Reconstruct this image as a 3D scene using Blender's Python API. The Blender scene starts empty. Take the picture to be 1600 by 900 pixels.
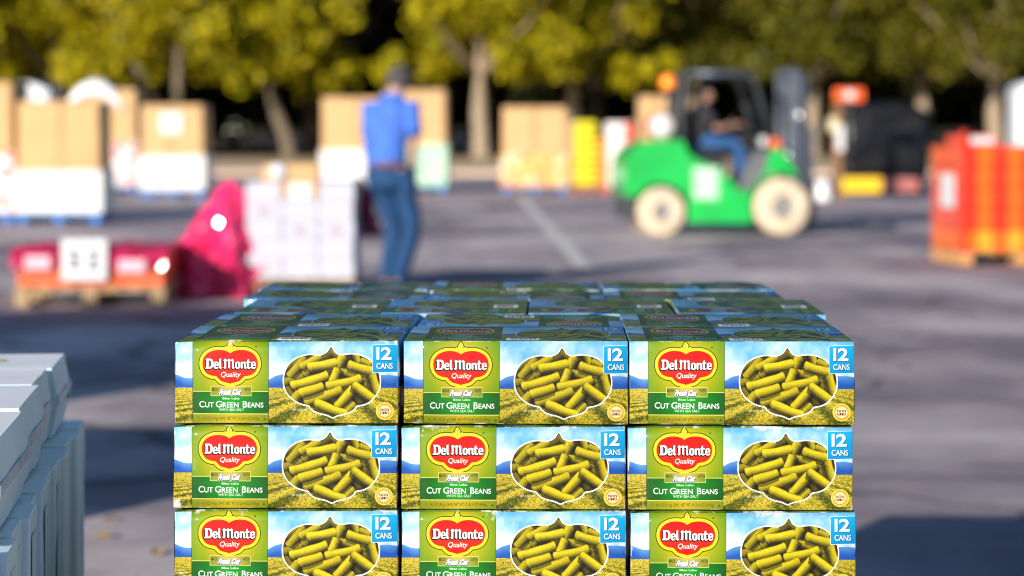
import bpy, bmesh, math, random
import numpy as np
from mathutils import Vector, Matrix, noise as mnoise

# ------------------------------------------------------------------ camera, sky, sun, exposure
scene = bpy.context.scene
COL = scene.collection
FPX = 3556.0            # focal length in pixels of a 1600 wide picture (80 mm on 36 mm)
CAM_Z = 1.236
HORIZON = 205.0
SUN_AZ = math.radians(29)    # shadows fall away from the camera and this much to the right
SUN_EL = math.radians(15.5)

cam_data = bpy.data.cameras.new('camera')
cam_data.lens = 80.0
cam_data.sensor_width = 36.0
cam_data.sensor_fit = 'HORIZONTAL'
cam_data.shift_y = -(450 - HORIZON) / 1600.0
cam_data.clip_start = 0.1
cam_data.clip_end = 3000
cam_data.dof.use_dof = True
cam_data.dof.focus_distance = 3.10
cam_data.dof.aperture_fstop = 3.5
camera = bpy.data.objects.new('camera', cam_data)
COL.objects.link(camera)
camera.location = (0, 0, CAM_Z)
camera.rotation_euler = (math.radians(90), 0, 0)
scene.camera = camera

world = bpy.data.worlds.new('World')
scene.world = world
world.use_nodes = True
wn = world.node_tree
sky = wn.nodes.new('ShaderNodeTexSky')
sky.sky_type = 'NISHITA'
sky.sun_disc = False
sky.sun_elevation = SUN_EL
# the sun stands behind the camera to the left: direction towards it is (-sin az, -cos az)
sky.sun_rotation = math.atan2(-math.sin(SUN_AZ), -math.cos(SUN_AZ))
sky.air_density = 1.0
sky.dust_density = 0.3
sky.ozone_density = 4.0
bg = wn.nodes['Background']
bg.inputs['Strength'].default_value = 0.085
wn.links.new(sky.outputs[0], bg.inputs['Color'])

sun_data = bpy.data.lights.new('sun', 'SUN')
sun_data.energy = 5.0
sun_data.angle = math.radians(0.5)
sun_data.color = (1.0, 0.93, 0.82)
sun = bpy.data.objects.new('sun', sun_data)
COL.objects.link(sun)
sdir = Vector((math.sin(SUN_AZ) * math.cos(SUN_EL), math.cos(SUN_AZ) * math.cos(SUN_EL), -math.sin(SUN_EL)))
sun.rotation_euler = sdir.to_track_quat('-Z', 'Y').to_euler()
sun.location = (-20, -40, 30)

vs = scene.view_settings
vs.view_transform = 'Standard'
vs.look = 'None'
vs.exposure = 0.42
vs.gamma = 1.0
scene.render.engine = 'CYCLES'
scene.cycles.use_denoising = True
scene.cycles.filter_width = 1.1
scene.cycles.max_bounces = 6
scene.cycles.diffuse_bounces = 3
scene.cycles.glossy_bounces = 3
scene.cycles.transmission_bounces = 4
scene.cycles.transparent_max_bounces = 6
scene.cycles.sample_clamp_indirect = 8

# ------------------------------------------------------------------ helpers
random.seed(11)
rng = np.random.default_rng(11)
def PX(px, Y): return (px - 800.0) / FPX * Y
def PZ(py, Y): return CAM_Z - (py - HORIZON) / FPX * Y

def mat(name, color, rough=0.6, metal=0.0, var=0.12, scale=6.0, bump=0.0, bscale=40.0, coat=0.0, spec=0.5, dist=0.002):
    m = bpy.data.materials.new(name)
    m.use_nodes = True
    nt = m.node_tree
    b = nt.nodes['Principled BSDF']
    b.inputs['Roughness'].default_value = rough
    b.inputs['Metallic'].default_value = metal
    b.inputs['Specular IOR Level'].default_value = spec
    b.inputs['Coat Weight'].default_value = coat
    b.inputs['Coat Roughness'].default_value = 0.08
    tc = nt.nodes.new('ShaderNodeTexCoord')
    n = nt.nodes.new('ShaderNodeTexNoise')
    n.inputs['Scale'].default_value = scale
    n.inputs['Detail'].default_value = 5
    nt.links.new(tc.outputs['Object'], n.inputs['Vector'])
    r = nt.nodes.new('ShaderNodeValToRGB')
    r.color_ramp.elements[0].position = 0.3
    r.color_ramp.elements[1].position = 0.7
    r.color_ramp.elements[0].color = tuple(max(0, c * (1 - var)) for c in color) + (1,)
    r.color_ramp.elements[1].color = tuple(min(1, c * (1 + var)) for c in color) + (1,)
    nt.links.new(n.outputs['Fac'], r.inputs['Fac'])
    nt.links.new(r.outputs['Color'], b.inputs['Base Color'])
    if bump > 0:
        n2 = nt.nodes.new('ShaderNodeTexNoise')
        n2.inputs['Scale'].default_value = bscale
        n2.inputs['Detail'].default_value = 4
        nt.links.new(tc.outputs['Object'], n2.inputs['Vector'])
        bp = nt.nodes.new('ShaderNodeBump')
        bp.inputs['Strength'].default_value = bump
        bp.inputs['Distance'].default_value = dist
        nt.links.new(n2.outputs['Fac'], bp.inputs['Height'])
        nt.links.new(bp.outputs['Normal'], b.inputs['Normal'])
    return m

def add_box(bm, x0, x1, y0, y1, z0, z1, M=None, mi=0):
    vs_ = [bm.verts.new((x, y, z)) for z in (z0, z1) for y in (y0, y1) for x in (x0, x1)]
    if M is not None:
        for v in vs_: v.co = M @ v.co
    q = [(0, 2, 3, 1), (4, 5, 7, 6), (0, 1, 5, 4), (2, 6, 7, 3), (0, 4, 6, 2), (1, 3, 7, 5)]
    fs = []
    for a in q:
        f = bm.faces.new([vs_[i] for i in a]); f.material_index = mi; fs.append(f)
    return fs

def add_tube(bm, pts, radii, n=10, cap=True, mi=0, smooth=True):
    pts = [Vector(p) for p in pts]
    if not hasattr(radii, '__len__'): radii = [radii] * len(pts)
    rings = []
    prev = None
    for i, p in enumerate(pts):
        if i == 0: t = pts[1] - pts[0]
        elif i == len(pts) - 1: t = pts[-1] - pts[-2]
        else: t = pts[i + 1] - pts[i - 1]
        t.normalize()
        if prev is None:
            a = Vector((0, 0, 1)) if abs(t.z) < 0.9 else Vector((1, 0, 0))
        else: a = prev
        u = t.cross(a)
        if u.length < 1e-6: u = t.cross(Vector((0, 1, 0)))
        u.normalize(); w = u.cross(t); w.normalize(); prev = w
        rings.append([bm.verts.new(p + (u * math.cos(2 * math.pi * k / n) + w * math.sin(2 * math.pi * k / n)) * radii[i]) for k in range(n)])
    for i in range(len(rings) - 1):
        for k in range(n):
            f = bm.faces.new((rings[i][k], rings[i][(k + 1) % n], rings[i + 1][(k + 1) % n], rings[i + 1][k]))
            f.smooth = smooth; f.material_index = mi
    if cap:
        for rr, rev in ((rings[0], True), (rings[-1], False)):
            f = bm.faces.new(list(reversed(rr)) if rev else rr); f.material_index = mi

def add_prism(bm, poly, y0, y1, mi=0):
    """poly in (x, z), extruded along y"""
    a = [bm.verts.new((x, y0, z)) for x, z in poly]
    b = [bm.verts.new((x, y1, z)) for x, z in poly]
    n = len(poly)
    f1 = bm.faces.new(a); f2 = bm.faces.new(list(reversed(b)))
    f1.material_index = f2.material_index = mi
    for i in range(n):
        f = bm.faces.new((a[i], b[i], b[(i + 1) % n], a[(i + 1) % n])); f.material_index = mi

def add_lathe(bm, prof, n=24, M=None, mi=0, smooth=True):
    """prof: list of (r, z) revolved round z"""
    rings = []
    for r, z in prof:
        if r < 1e-6:
            v = bm.verts.new((0, 0, z)); rings.append([v])
        else:
            rings.append([bm.verts.new((r * math.cos(2 * math.pi * k / n), r * math.sin(2 * math.pi * k / n), z)) for k in range(n)])
    for a, b in zip(rings, rings[1:]):
        for k in range(n):
            k2 = (k + 1) % n
            if len(a) == 1 and len(b) == 1: continue
            if len(a) == 1: f = bm.faces.new((a[0], b[k2], b[k]))
            elif len(b) == 1: f = bm.faces.new((a[k], a[k2], b[0]))
            else: f = bm.faces.new((a[k], a[k2], b[k2], b[k]))
            f.smooth = smooth; f.material_index = mi
    if M is not None:
        for r in rings:
            for v in r: v.co = M @ v.co

def bevel(bm, w, seg=2):
    bmesh.ops.bevel(bm, geom=list(bm.edges), offset=w, segments=seg, affect='EDGES', profile=0.6, clamp_overlap=True)

def mesh_from(name, bm, mats):
    bmesh.ops.recalc_face_normals(bm, faces=bm.faces)
    me = bpy.data.meshes.new(name)
    bm.to_mesh(me); bm.free()
    for m in (mats if isinstance(mats, (list, tuple)) else [mats]): me.materials.append(m)
    return me

def obj(name, bm, mats, parent=None, loc=None, rotz=0.0):
    me = bm if isinstance(bm, bpy.types.Mesh) else mesh_from(name, bm, mats)
    o = bpy.data.objects.new(name, me)
    COL.objects.link(o)
    if parent is not None: o.parent = parent
    if loc is not None: o.location = loc
    o.rotation_euler = (0, 0, rotz)
    return o

def tag(o, label, cat, group=None):
    o['label'] = label; o['category'] = cat
    if group: o['group'] = group
    return o

def thing(name, label, cat, loc=(0, 0, 0), rotz=0.0, group=None):
    o = bpy.data.objects.new(name, None)
    COL.objects.link(o)
    o.empty_display_size = 0.2
    o.location = loc; o.rotation_euler = (0, 0, rotz)
    return tag(o, label, cat, group)

def struct(name, bm, m):
    o = obj(name, bm, m); o['kind'] = 'structure'; return o

def dup(o, parent=None, loc=None, rotz=None, label=None, group=None):
    c = o.copy(); COL.objects.link(c)
    if parent is not None: c.parent = parent
    if loc is not None: c.location = loc
    if rotz is not None: c.rotation_euler = (0, 0, rotz)
    if label: c['label'] = label
    if group: c['group'] = group
    for ch in list(o.children): dup(ch, c)
    return c

def B(): return bmesh.new()
def box_bm(*a, bev=0.0, seg=2):
    bm = B(); add_box(bm, *a)
    if bev: bevel(bm, bev, seg)
    return bm

def skin(name, pts, edges, radii, m, parent=None, levels=2, root=0, loc=None, rotz=0.0):
    """grow one continuous surface round a skeleton"""
    me = bpy.data.meshes.new(name)
    me.from_pydata([tuple(p) for p in pts], edges, [])
    o = bpy.data.objects.new(name, me); COL.objects.link(o)
    o.modifiers.new('s', 'SKIN'); sd = o.modifiers.new('u', 'SUBSURF'); sd.levels = levels; sd.render_levels = levels
    for i, d in enumerate(me.skin_vertices[0].data):
        r = radii[i]
        d.radius = (r, r) if not hasattr(r, '__len__') else r
        d.use_root = (i == root)
    dg = bpy.context.evaluated_depsgraph_get()
    new = bpy.data.meshes.new_from_object(o.evaluated_get(dg))
    o.modifiers.clear(); o.data = new; new.name = name
    bpy.data.meshes.remove(me)
    new.materials.clear(); new.materials.append(m)
    for p in new.polygons: p.use_smooth = True
    if parent is not None: o.parent = parent
    if loc is not None: o.location = loc
    o.rotation_euler = (0, 0, rotz)
    return o
# ------------------------------------------------------------------ the flat print on the bean cartons, painted into arrays here
AW, AH = 1400, 522

def polymask(W, H, polys):
    """even-odd fill of polygons given in pixels (y down)"""
    m = np.zeros((H, W), bool)
    for P in polys:
        P = np.asarray(P, float)
        x0, x1 = int(max(0, P[:, 0].min())), int(min(W, P[:, 0].max() + 2))
        y0, y1 = int(max(0, P[:, 1].min())), int(min(H, P[:, 1].max() + 2))
        if x1 <= x0 or y1 <= y0: continue
        X, Y = np.meshgrid(np.arange(x0, x1) + .5, np.arange(y0, y1) + .5)
        c = np.zeros(X.shape, bool)
        Q = np.roll(P, -1, 0)
        for (ax, ay), (bx, by) in zip(P, Q):
            if ay == by: continue
            cond = (ay > Y) != (by > Y)
            c ^= cond & (X < (bx - ax) * (Y - ay) / (by - ay) + ax)
        m[y0:y1, x0:x1] ^= c
    return m

def smooth(P, n=2):
    P = np.asarray(P, float)
    for _ in range(n):
        Q = np.roll(P, -1, 0)
        P = np.stack([.78 * P + .22 * Q, .22 * P + .78 * Q], 1).reshape(-1, 2)
    return P

def dilate(m, r):
    out = m.copy()
    for dy in range(-r, r + 1):
        for dx in range(-r, r + 1):
            if dx * dx + dy * dy > r * r + 1 or (dx == 0 and dy == 0): continue
            s = np.zeros_like(m)
            ys, ye = max(0, dy), m.shape[0] + min(0, dy)
            xs, xe = max(0, dx), m.shape[1] + min(0, dx)
            s[ys:ye, xs:xe] = m[ys - dy:ye - dy, xs - dx:xe - dx]
            out |= s
    return out

def vnoise(W, H, cx, cy, seed):
    r = np.random.default_rng(seed)
    g = r.random((cy + 2, cx + 2))
    u = np.linspace(0, cx, W); v = np.linspace(0, cy, H)
    iu = u.astype(int); iv = v.astype(int)
    fu = u - iu; fv = v - iv
    fu = fu * fu * (3 - 2 * fu); fv = (fv * fv * (3 - 2 * fv))[:, None]
    a = g[iv][:, iu]; b = g[iv][:, iu + 1]; c = g[iv + 1][:, iu]; d = g[iv + 1][:, iu + 1]
    return (a * (1 - fu) + b * fu) * (1 - fv) + (c * (1 - fu) + d * fu) * fv

_glyphs = {}
def text_tris(body, bold):
    key = (body, bold)
    if key in _glyphs: return _glyphs[key]
    cu = bpy.data.curves.new('glyphs', 'FONT')
    cu.body = body; cu.size = 1.0; cu.offset = bold; cu.resolution_u = 6
    cu.fill_mode = 'FRONT'
    o = bpy.data.objects.new('glyphs', cu); COL.objects.link(o)
    dg = bpy.context.evaluated_depsgraph_get(); dg.update()
    ev = o.evaluated_get(dg); me = ev.to_mesh()
    me.calc_loop_triangles()
    co = np.array([v.co[:2] for v in me.vertices])
    tr = [co[list(t.vertices)] for t in me.loop_triangles]
    ev.to_mesh_clear()
    bpy.data.objects.remove(o); bpy.data.curves.remove(cu)
    lo, hi = co.min(0), co.max(0)
    _glyphs[key] = (tr, lo, hi)
    return _glyphs[key]

def textmask(W, H, body, x0, x1, y0, y1, bold=0.0, shear=0.0):
    tr, lo, hi = text_tris(body, bold)
    m = np.zeros((H, W), bool)
    for t in tr:
        fx = (t[:, 0] - lo[0]) / (hi[0] - lo[0]); fy = (t[:, 1] - lo[1]) / (hi[1] - lo[1])
        X = x0 + fx * (x1 - x0) + shear * (fy - .5) * (y1 - y0); Y = y1 - fy * (y1 - y0)
        a0, a1 = int(max(0, X.min())), int(min(W, X.max() + 2)); b0, b1 = int(max(0, Y.min())), int(min(H, Y.max() + 2))
        if a1 <= a0 or b1 <= b0: continue
        GX, GY = np.meshgrid(np.arange(a0, a1) + .5, np.arange(b0, b1) + .5)
        e = []
        for i in range(3):
            j = (i + 1) % 3
            e.append((X[j] - X[i]) * (GY - Y[i]) - (Y[j] - Y[i]) * (GX - X[i]))
        ins = ((e[0] >= -.01) & (e[1] >= -.01) & (e[2] >= -.01)) | ((e[0] <= .01) & (e[1] <= .01) & (e[2] <= .01))
        m[b0:b1, a0:a1] |= ins
    return m

LET = {
 'D': (.80, [[(0, .93), (.08, 1), (.5, 1), (.68, .9), (.78, .7), (.78, .3), (.66, .08), (.46, 0), (0, 0), (-.04, .09), (.08, .17), (.08, .8)],
             [(.30, .82), (.44, .82), (.55, .68), (.55, .32), (.45, .17), (.30, .17)]]),
 'e': (.55, [[(0, .16), (0, .54), (.15, .7), (.37, .7), (.5, .56), (.5, .29), (.19, .29), (.19, .2), (.27, .13), (.46, .22), (.5, .12), (.36, -.01), (.13, -.01)],
             [(.19, .41), (.19, .53), (.25, .58), (.32, .53), (.32, .41)]]),
 'l': (.30, [[(-.02, .93), (.19, 1.04), (.19, .17), (.29, .11), (.2, -.01), (.09, -.01), (0, .1)]]),
 'M': (1.12, [[(-.05, .80), (.10, 1), (.26, .93), (.36, .84), (.47, 1), (.62, .93), (.71, .84), (.82, 1), (1.0, .86), (1.0, .16), (1.08, .1), (.99, -.01), (.88, -.01), (.80, .1),
              (.80, .74), (.72, .78), (.62, .72), (.62, .12), (.53, -.01), (.43, .12), (.43, .74), (.36, .78), (.24, .70), (.24, .12), (.12, -.03), (-.06, .1), (.04, .2), (.04, .74)]]),
 'o': (.56, [[(0, .14), (0, .56), (.15, .7), (.36, .7), (.51, .56), (.51, .14), (.36, -.01), (.15, -.01)], [(.19, .18), (.19, .52), (.26, .57), (.32, .52), (.32, .18), (.26, .12)]]),
 'n': (.60, [[(-.03, .6), (.1, .72), (.19, .64), (.35, .71), (.52, .58), (.52, .16), (.6, .1), (.5, -.01), (.41, -.01), (.33, .1), (.33, .5), (.27, .55), (.19, .5), (.19, .1), (.1, -.02), (0, .1), (0, .52)]]),
 't': (.40, [[(.02, .86), (.2, .98), (.2, .71), (.36, .71), (.36, .58), (.2, .58), (.2, .18), (.27, .13), (.37, .18), (.39, .09), (.26, -.01), (.12, -.01), (.01, .1), (.01, .58), (-.07, .58), (-.07, .68), (.02, .72)]]),
 ' ': (.16, []),
}
def brandmask(W, H, x0, x1, y0, y1):
    word = 'Del Monte'
    tot = sum(LET[c][0] for c in word) - .05
    polys = []; pen = 0
    for c in word:
        w, ps = LET[c]
        for p in ps:
            polys.append([(x0 + (pen + a) / tot * (x1 - x0), y1 - b * (y1 - y0)) for a, b in p])
        pen += w
    return polymask(W, H, polys)

LOGO = [(557, 213), (575, 198), (605, 186), (650, 180), (705, 185), (760, 210), (792, 250), (803, 298), (796, 345), (770, 385), (730, 406), (678, 412),
        (662, 432), (635, 456), (600, 466), (575, 471), (557, 479), (539, 471), (514, 466), (478, 456), (453, 432), (438, 412),
        (385, 406), (345, 385), (319, 345), (312, 298), (322, 250), (355, 210), (410, 185), (465, 180), (508, 186), (540, 198)]
OVAL = [(603, 132), (618, 155), (634, 186), (662, 203), (700, 212), (740, 204), (800, 200), (860, 211), (915, 235), (960, 270), (1000, 318), (1024, 370), (1034, 430), (1030, 490),
        (1012, 538), (980, 585), (938, 624), (888, 648), (824, 655), (810, 685), (776, 709), (728, 728), (678, 738), (642, 749), (618, 763), (592, 749), (560, 735), (502, 723),
        (454, 704), (425, 680), (412, 654), (350, 643), (292, 618), (245, 580), (212, 538), (193, 490), (188, 430), (193, 382), (212, 325), (246, 276), (294, 241), (352, 217), (410, 207),
        (470, 212), (512, 214), (550, 196), (575, 178), (588, 152)]
# x1, y1, x2, y2, radius, brightness; painted back to front
BEANS = [(230, 300, 330, 235, 34, .62), (210, 440, 330, 402, 38, .72), (230, 545, 215, 520, 38, .55), (600, 180, 660, 222, 30, .55), (575, 232, 560, 245, 26, .5), (250, 375, 355, 250, 40, .85),
         (385, 368, 392, 362, 36, .7), (520, 245, 585, 205, 30, .45), (570, 358, 625, 330, 34, .75), (690, 342, 850, 402, 34, .8), (905, 420, 890, 412, 36, .7), (840, 610, 830, 590, 40, .4),
         (615, 618, 650, 622, 28, .45), (735, 505, 720, 528, 28, .6), (915, 475, 955, 530, 34, .62), (430, 690, 600, 742, 30, .72), (820, 205, 838, 262, 36, .85), (885, 262, 930, 285, 34, .85),
         (355, 298, 490, 228, 38, .95), (700, 232, 672, 285, 44, .95), (430, 308, 625, 278, 45, 1.05), (782, 298, 965, 348, 44, 1), (652, 352, 625, 425, 42, 1), (280, 470, 545, 392, 45, 1.05),
         (590, 475, 838, 420, 43, 1.02), (972, 402, 1003, 515, 42, .95), (285, 592, 310, 560, 42, .88), (400, 612, 665, 522, 46, .95), (352, 538, 505, 492, 45, 1.02), (790, 655, 752, 692, 42, .95),
         (785, 518, 672, 645, 44, 1), (822, 482, 970, 590, 44, 1.02), (490, 638, 705, 722, 46, 1.05)]

def paint_art(top=False):
    W, H = AW, AH
    U, V = np.meshgrid((np.arange(W) + .5) / W, (np.arange(H) + .5) / H)
    img = np.zeros((H, W, 3))
    def put(mask, c): img[mask] = np.array(c) / 255.
    def mix(a, b, t): return a + (b - a) * t[..., None]
    C = lambda *c: np.array(c) / 255.
    # coordinates of the two tracings -> canvas
    cx = lambda x: (x - 62) / 1969. * W
    cy = lambda y: (y - 95) / 727. * H
    ox = lambda x: (x + 782) / 1972. * W
    oy = lambda y: (y - 75) / 740. * H
    # landscape: cloudy sky, blue hills, bean field in rows
    cl = .55 * vnoise(W, H, 9, 5, 1) + .3 * vnoise(W, H, 22, 9, 2) + .15 * vnoise(W, H, 60, 22, 3)
    t = np.clip((cl - .33) * 2.0 + (V - .08) * 2.5, 0, 1)
    img[:] = mix(np.broadcast_to(C(104, 182, 230), img.shape), np.broadcast_to(C(238, 246, 252), img.shape), t)
    hill = .46 + .05 * np.sin(U * 19 + 1.2) + .04 * (vnoise(W, H, 24, 1, 5) - .5) - .10 * np.exp(-((U - .0) / .07) ** 2) - .08 * np.exp(-((U - 1.0) / .09) ** 2)
    hm = (V > hill) & (V < .6)
    hc = mix(np.broadcast_to(C(88, 150, 216), img.shape), np.broadcast_to(C(34, 88, 180), img.shape), np.clip((V - hill) / .10 + .25 * (vnoise(W, H, 40, 12, 6) - .5), 0, 1))
    img[hm] = hc[hm]
    fm = V > .572
    d = np.clip(V - .53, .02, 1)
    xr = (U - .748) * 2.7 / d
    far = np.clip((V - .60) / .16, 0, 1)
    rows = .5 + .5 * np.sin(xr * 4.4 + .8 * (vnoise(W, H, 90, 60, 8) - .5) * 2)
    sp = .55 * vnoise(W, H, 340, 130, 9) + .45 * vnoise(W, H, 170, 80, 10)
    lum = np.clip(.94 - .85 * far * (1 - rows) ** 1.8 + 1.2 * (sp - .5) * (.6 + .35 * far), 0, 1.15)
    fc = mix(np.broadcast_to(C(70, 76, 16), img.shape), np.broadcast_to(C(214, 188, 56), img.shape), lum)
    g = (vnoise(W, H, 260, 100, 12) > .72)
    fc[g] = fc[g] * .45 + C(50, 92, 24) * .55
    img[fm] = fc[fm]
    # label panel
    pa, pb = .0835, .4235
    pm = (U > pa) & (U < pb)
    s = np.clip(1 - np.abs(U - .2535) / .17, 0, 1)
    gl = np.clip(1.15 - np.sqrt(((U - .2535) / .17) ** 2 + ((V - .33) / .42) ** 2), 0, 1)
    pc = mix(np.broadcast_to(C(106, 150, 4), img.shape), np.broadcast_to(C(232, 198, 20), img.shape), np.clip(.25 * s + .95 * gl, 0, 1))
    img[pm] = pc[pm]
    low = pm & (V > .885)
    lc = mix(np.broadcast_to(C(128, 142, 20), img.shape), np.broadcast_to(C(208, 184, 40), img.shape), s)
    img[low] = lc[low]
    grn = pm & (V > .622) & (V < .885)
    gc = mix(np.broadcast_to(C(6, 92, 14), img.shape), np.broadcast_to(C(28, 158, 40), img.shape), np.clip(s * 1.1 - np.abs(V - .70) * 1.2, 0, 1))
    img[grn] = gc[grn]
    put(pm & ((np.abs(V - .617) < .0042) | (np.abs(V - .888) < .0042)), (232, 226, 120))
    edge = ((np.abs(U - pa) < .0016) | (np.abs(U - pb) < .0016))
    img[edge] = img[edge] * .55
    # crest logo
    lm = polymask(W, H, [[(cx(x), cy(y)) for x, y in smooth(LOGO, 1)]])
    tip = polymask(W, H, [[(cx(530), cy(470)), (cx(584), cy(470)), (cx(557), cy(490))]])
    ye = dilate(dilate(lm | tip, 10), 9)
    ge = dilate(ye, 6)
    leaf = [(555, 103), (572, 122), (581, 142), (572, 162), (557, 178), (541, 162), (532, 142), (540, 122)]
    l2 = [[(555, 176), (530, 172), (505, 158), (520, 148), (540, 156)], [(557, 176), (584, 172), (612, 158), (596, 148), (574, 156)]]
    lf = polymask(W, H, [[(cx(x), cy(y)) for x, y in leaf]])
    ls = polymask(W, H, [[(cx(x), cy(y)) for x, y in q] for q in l2])
    put(ge | dilate(lf, 6) | dilate(ls, 5), (32, 84, 14))
    put(ye, (250, 222, 20))
    rd = mix(np.broadcast_to(C(226, 10, 12), img.shape), np.broadcast_to(C(246, 40, 18), img.shape), np.clip(1 - np.abs(V - .36) * 4, 0, 1))
    img[lm] = rd[lm]
    put(ls, (240, 214, 40)); put(lf, (246, 226, 60))
    put(polymask(W, H, [[(cx(553), cy(120)), (cx(560), cy(120)), (cx(559), cy(172)), (cx(554), cy(172))]]), (190, 170, 20))
    br = brandmask(W, H, cx(340), cx(784), cy(258), cy(346))
    sh = dilate(br, 4)
    sh = np.roll(np.roll(sh, -3, 1), 4, 0)
    put(sh & dilate(lm, 6), (34, 16, 16))
    put(br, (255, 255, 255))
    put(textmask(W, H, 'Quality', cx(474), cx(648), cy(374), cy(432), .012, .22), (255, 250, 240))
    ring = dilate(textmask(W, H, 'o', cx(778), cx(792), cy(146), cy(160)), 1)
    put(ring, (80, 90, 10))
    # plaque
    plq = (U * W > cx(386)) & (U * W < cx(746)) & (V * H > cy(496)) & (V * H < cy(585))
    pin = (U * W > cx(391)) & (U * W < cx(741)) & (V * H > cy(502)) & (V * H < cy(579))
    put(plq, (226, 216, 130))
    gp = mix(np.broadcast_to(C(110, 128, 24), img.shape), np.broadcast_to(C(206, 190, 70), img.shape), np.clip(1.2 - np.abs(U - .2535) / .09, 0, 1))
    img[pin] = gp[pin]
    put(textmask(W, H, 'MADE', cx(396), cx(455), cy(514), cy(541), .01), (44, 70, 10))
    put(textmask(W, H, 'WITH', cx(674), cx(735), cy(514), cy(541), .01), (44, 70, 10))
    fr = textmask(W, H, 'Fresh Cut', cx(466), cx(652), cy(524), cy(574), .03, .45)
    put(np.roll(dilate(fr, 4), 2, 0), (24, 60, 130)); put(dilate(fr, 1), (250, 252, 255))
    put(textmask(W, H, 'Blue Lake', cx(490), cx(640), cy(598), cy(615), .03), (222, 240, 214))
    # small capitals
    for body, a, b, big in (('C', 285, 331, 1), ('UT', 336, 412, 0), ('G', 430, 483, 1), ('REEN', 490, 630, 0), ('B', 668, 706, 1), ('EANS', 712, 850, 0)):
        put(textmask(W, H, body, cx(a), cx(b), cy(629 if big else 640), cy(685), .012), (255, 255, 255))
    put(textmask(W, H, 'WITH SEA SALT', cx(458), cx(680), cy(693), cy(716), .012), (232, 244, 226))
    put(textmask(W, H, '12 - 14.5 OZ (411g) CANS  NET WT 10 LB 14 OZ (4.93kg)', cx(270), cx(816), cy(765), cy(802), .012), (96, 92, 8))
    put(polymask(W, H, [[(cx(848), cy(794)), (cx(876), cy(794)), (cx(862), cy(770))]]), (96, 92, 8))
    # window of beans
    om = polymask(W, H, [[(ox(x), oy(y)) for x, y in smooth(OVAL)]])
    put(dilate(dilate(om, 5), 3), (252, 253, 255))
    win = np.zeros((H, W, 3)); win[:] = C(58, 42, 8)
    GX, GY = np.meshgrid(np.arange(W) + .5, np.arange(H) + .5)
    sx = W / 1972.
    L2 = np.array((-.25, -.97))
    for x1, y1, x2, y2, r, br_ in BEANS:
        ax, ay, bx, by, R = ox(x1), oy(y1), ox(x2), oy(y2), r * sx
        ex, ey = bx - ax, by - ay
        LL = math.hypot(ex, ey) + 1e-6
        tx, ty = ex / LL, ey / LL
        nx, ny = -ty, tx
        if nx * L2[0] + ny * L2[1] < 0: nx, ny = -nx, -ny
        pa_ = (GX - ax) * tx + (GY - ay) * ty
        bend = .04 * LL * (1 - ((pa_ - LL / 2) / (LL / 2 + R)) ** 2)
        pn = (GX - ax) * nx + (GY - ay) * ny + bend
        Rr = R * (1 + .06 * np.sin(pa_ / R * 1.3 + x1))
        cap = R * .62
        over = np.maximum(np.maximum(-pa_ - R * .2, pa_ - LL - R * .2), 0)
        dd = np.sqrt((over / cap) ** 4 * 1.0 + (np.abs(pn) / Rr) ** 2 * 1.0)
        inside = (dd < 1)
        shd = (np.hypot(over, np.maximum(np.abs(pn + R * .28) - Rr, 0)) < R * .30) & (over < cap)
        win[shd & ~inside] *= .55
        k = np.clip(pn / Rr, -1, 1)
        lum = .30 + .78 * np.clip(.68 + .58 * k - .42 * k * k, 0, 1)
        lum = lum * br_ * (1 - .10 * np.clip(-k, 0, 1))
        bc = np.stack([lum * 220, lum * 200, lum * 18 + 2], -1) / 255.
        hl = np.clip(1 - np.abs(k - .42) / .13, 0, 1) * np.clip(1 - np.abs(pa_ / LL - .45) * 1.7, 0, 1) * .45 * max(0, br_ - .4)
        bc = bc + (np.array((.96, .94, .6)) - bc) * hl[..., None]
        face = (pa_ < R * .05) & (((pa_ - R * .05) / (R * .62)) ** 2 + (pn / Rr) ** 2 < 1)
        bc[face] = bc[face] * .8 + np.array((.86, .8, .16)) * .2 * br_
        rim = dd > .86
        bc[rim] *= .72
        win[inside] = bc[inside]
    win *= (.93 + .14 * vnoise(W, H, 200, 80, 31))[..., None]
    img[om] = win[om]
    # blue corner flash
    q = [(968, 120), (1190, 112), (1190, 356), (970, 362)]
    put(dilate(polymask(W, H, [[(ox(x), oy(y)) for x, y in q]]), 3), (236, 246, 252))
    qm = polymask(W, H, [[(ox(x), oy(y)) for x, y in q]])
    qc = mix(np.broadcast_to(C(20, 178, 236), img.shape), np.broadcast_to(C(0, 146, 214), img.shape), np.clip((V - .05) / .35, 0, 1))
    img[qm] = qc[qm]
    for body, a, b, c_, d_, bo in (('1', 1004, 1030, 137, 250, .05), ('2', 1044, 1136, 137, 250, .03), ('CANS', 1003, 1147, 279, 330, .015)):
        tm = textmask(W, H, body, ox(a), ox(b), oy(c_), oy(d_), bo)
        put(np.roll(np.roll(dilate(tm, 1), 3, 1), 3, 0), (0, 84, 140)); put(tm, (255, 255, 255))
    # round seal
    rr = np.hypot((GX - ox(1077)) / sx, (GY - oy(705)) / (H / 740.))
    put(rr < 80, (250, 214, 60)); put(rr < 74, (250, 226, 140)); put(rr < 70, (240, 196, 70)); put(rr < 50, (252, 238, 180))
    ang = np.arctan2(GY - oy(705), GX - ox(1077))
    put((rr > 55) & (rr < 65) & (np.sin(ang * 34) > .1) & (np.abs(np.sin(ang)) > .35), (190, 130, 40))
    put(textmask(W, H, 'NON', ox(1038), ox(1114), oy(681), oy(704), .03), (112, 30, 30))
    put(textmask(W, H, 'GMO', ox(1036), ox(1116), oy(709), oy(733), .03), (112, 30, 30))
    put(textmask(W, H, 'NOT ACTUAL SIZE', ox(268), ox(388), oy(686), oy(703), .01), (236, 236, 210))
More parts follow.
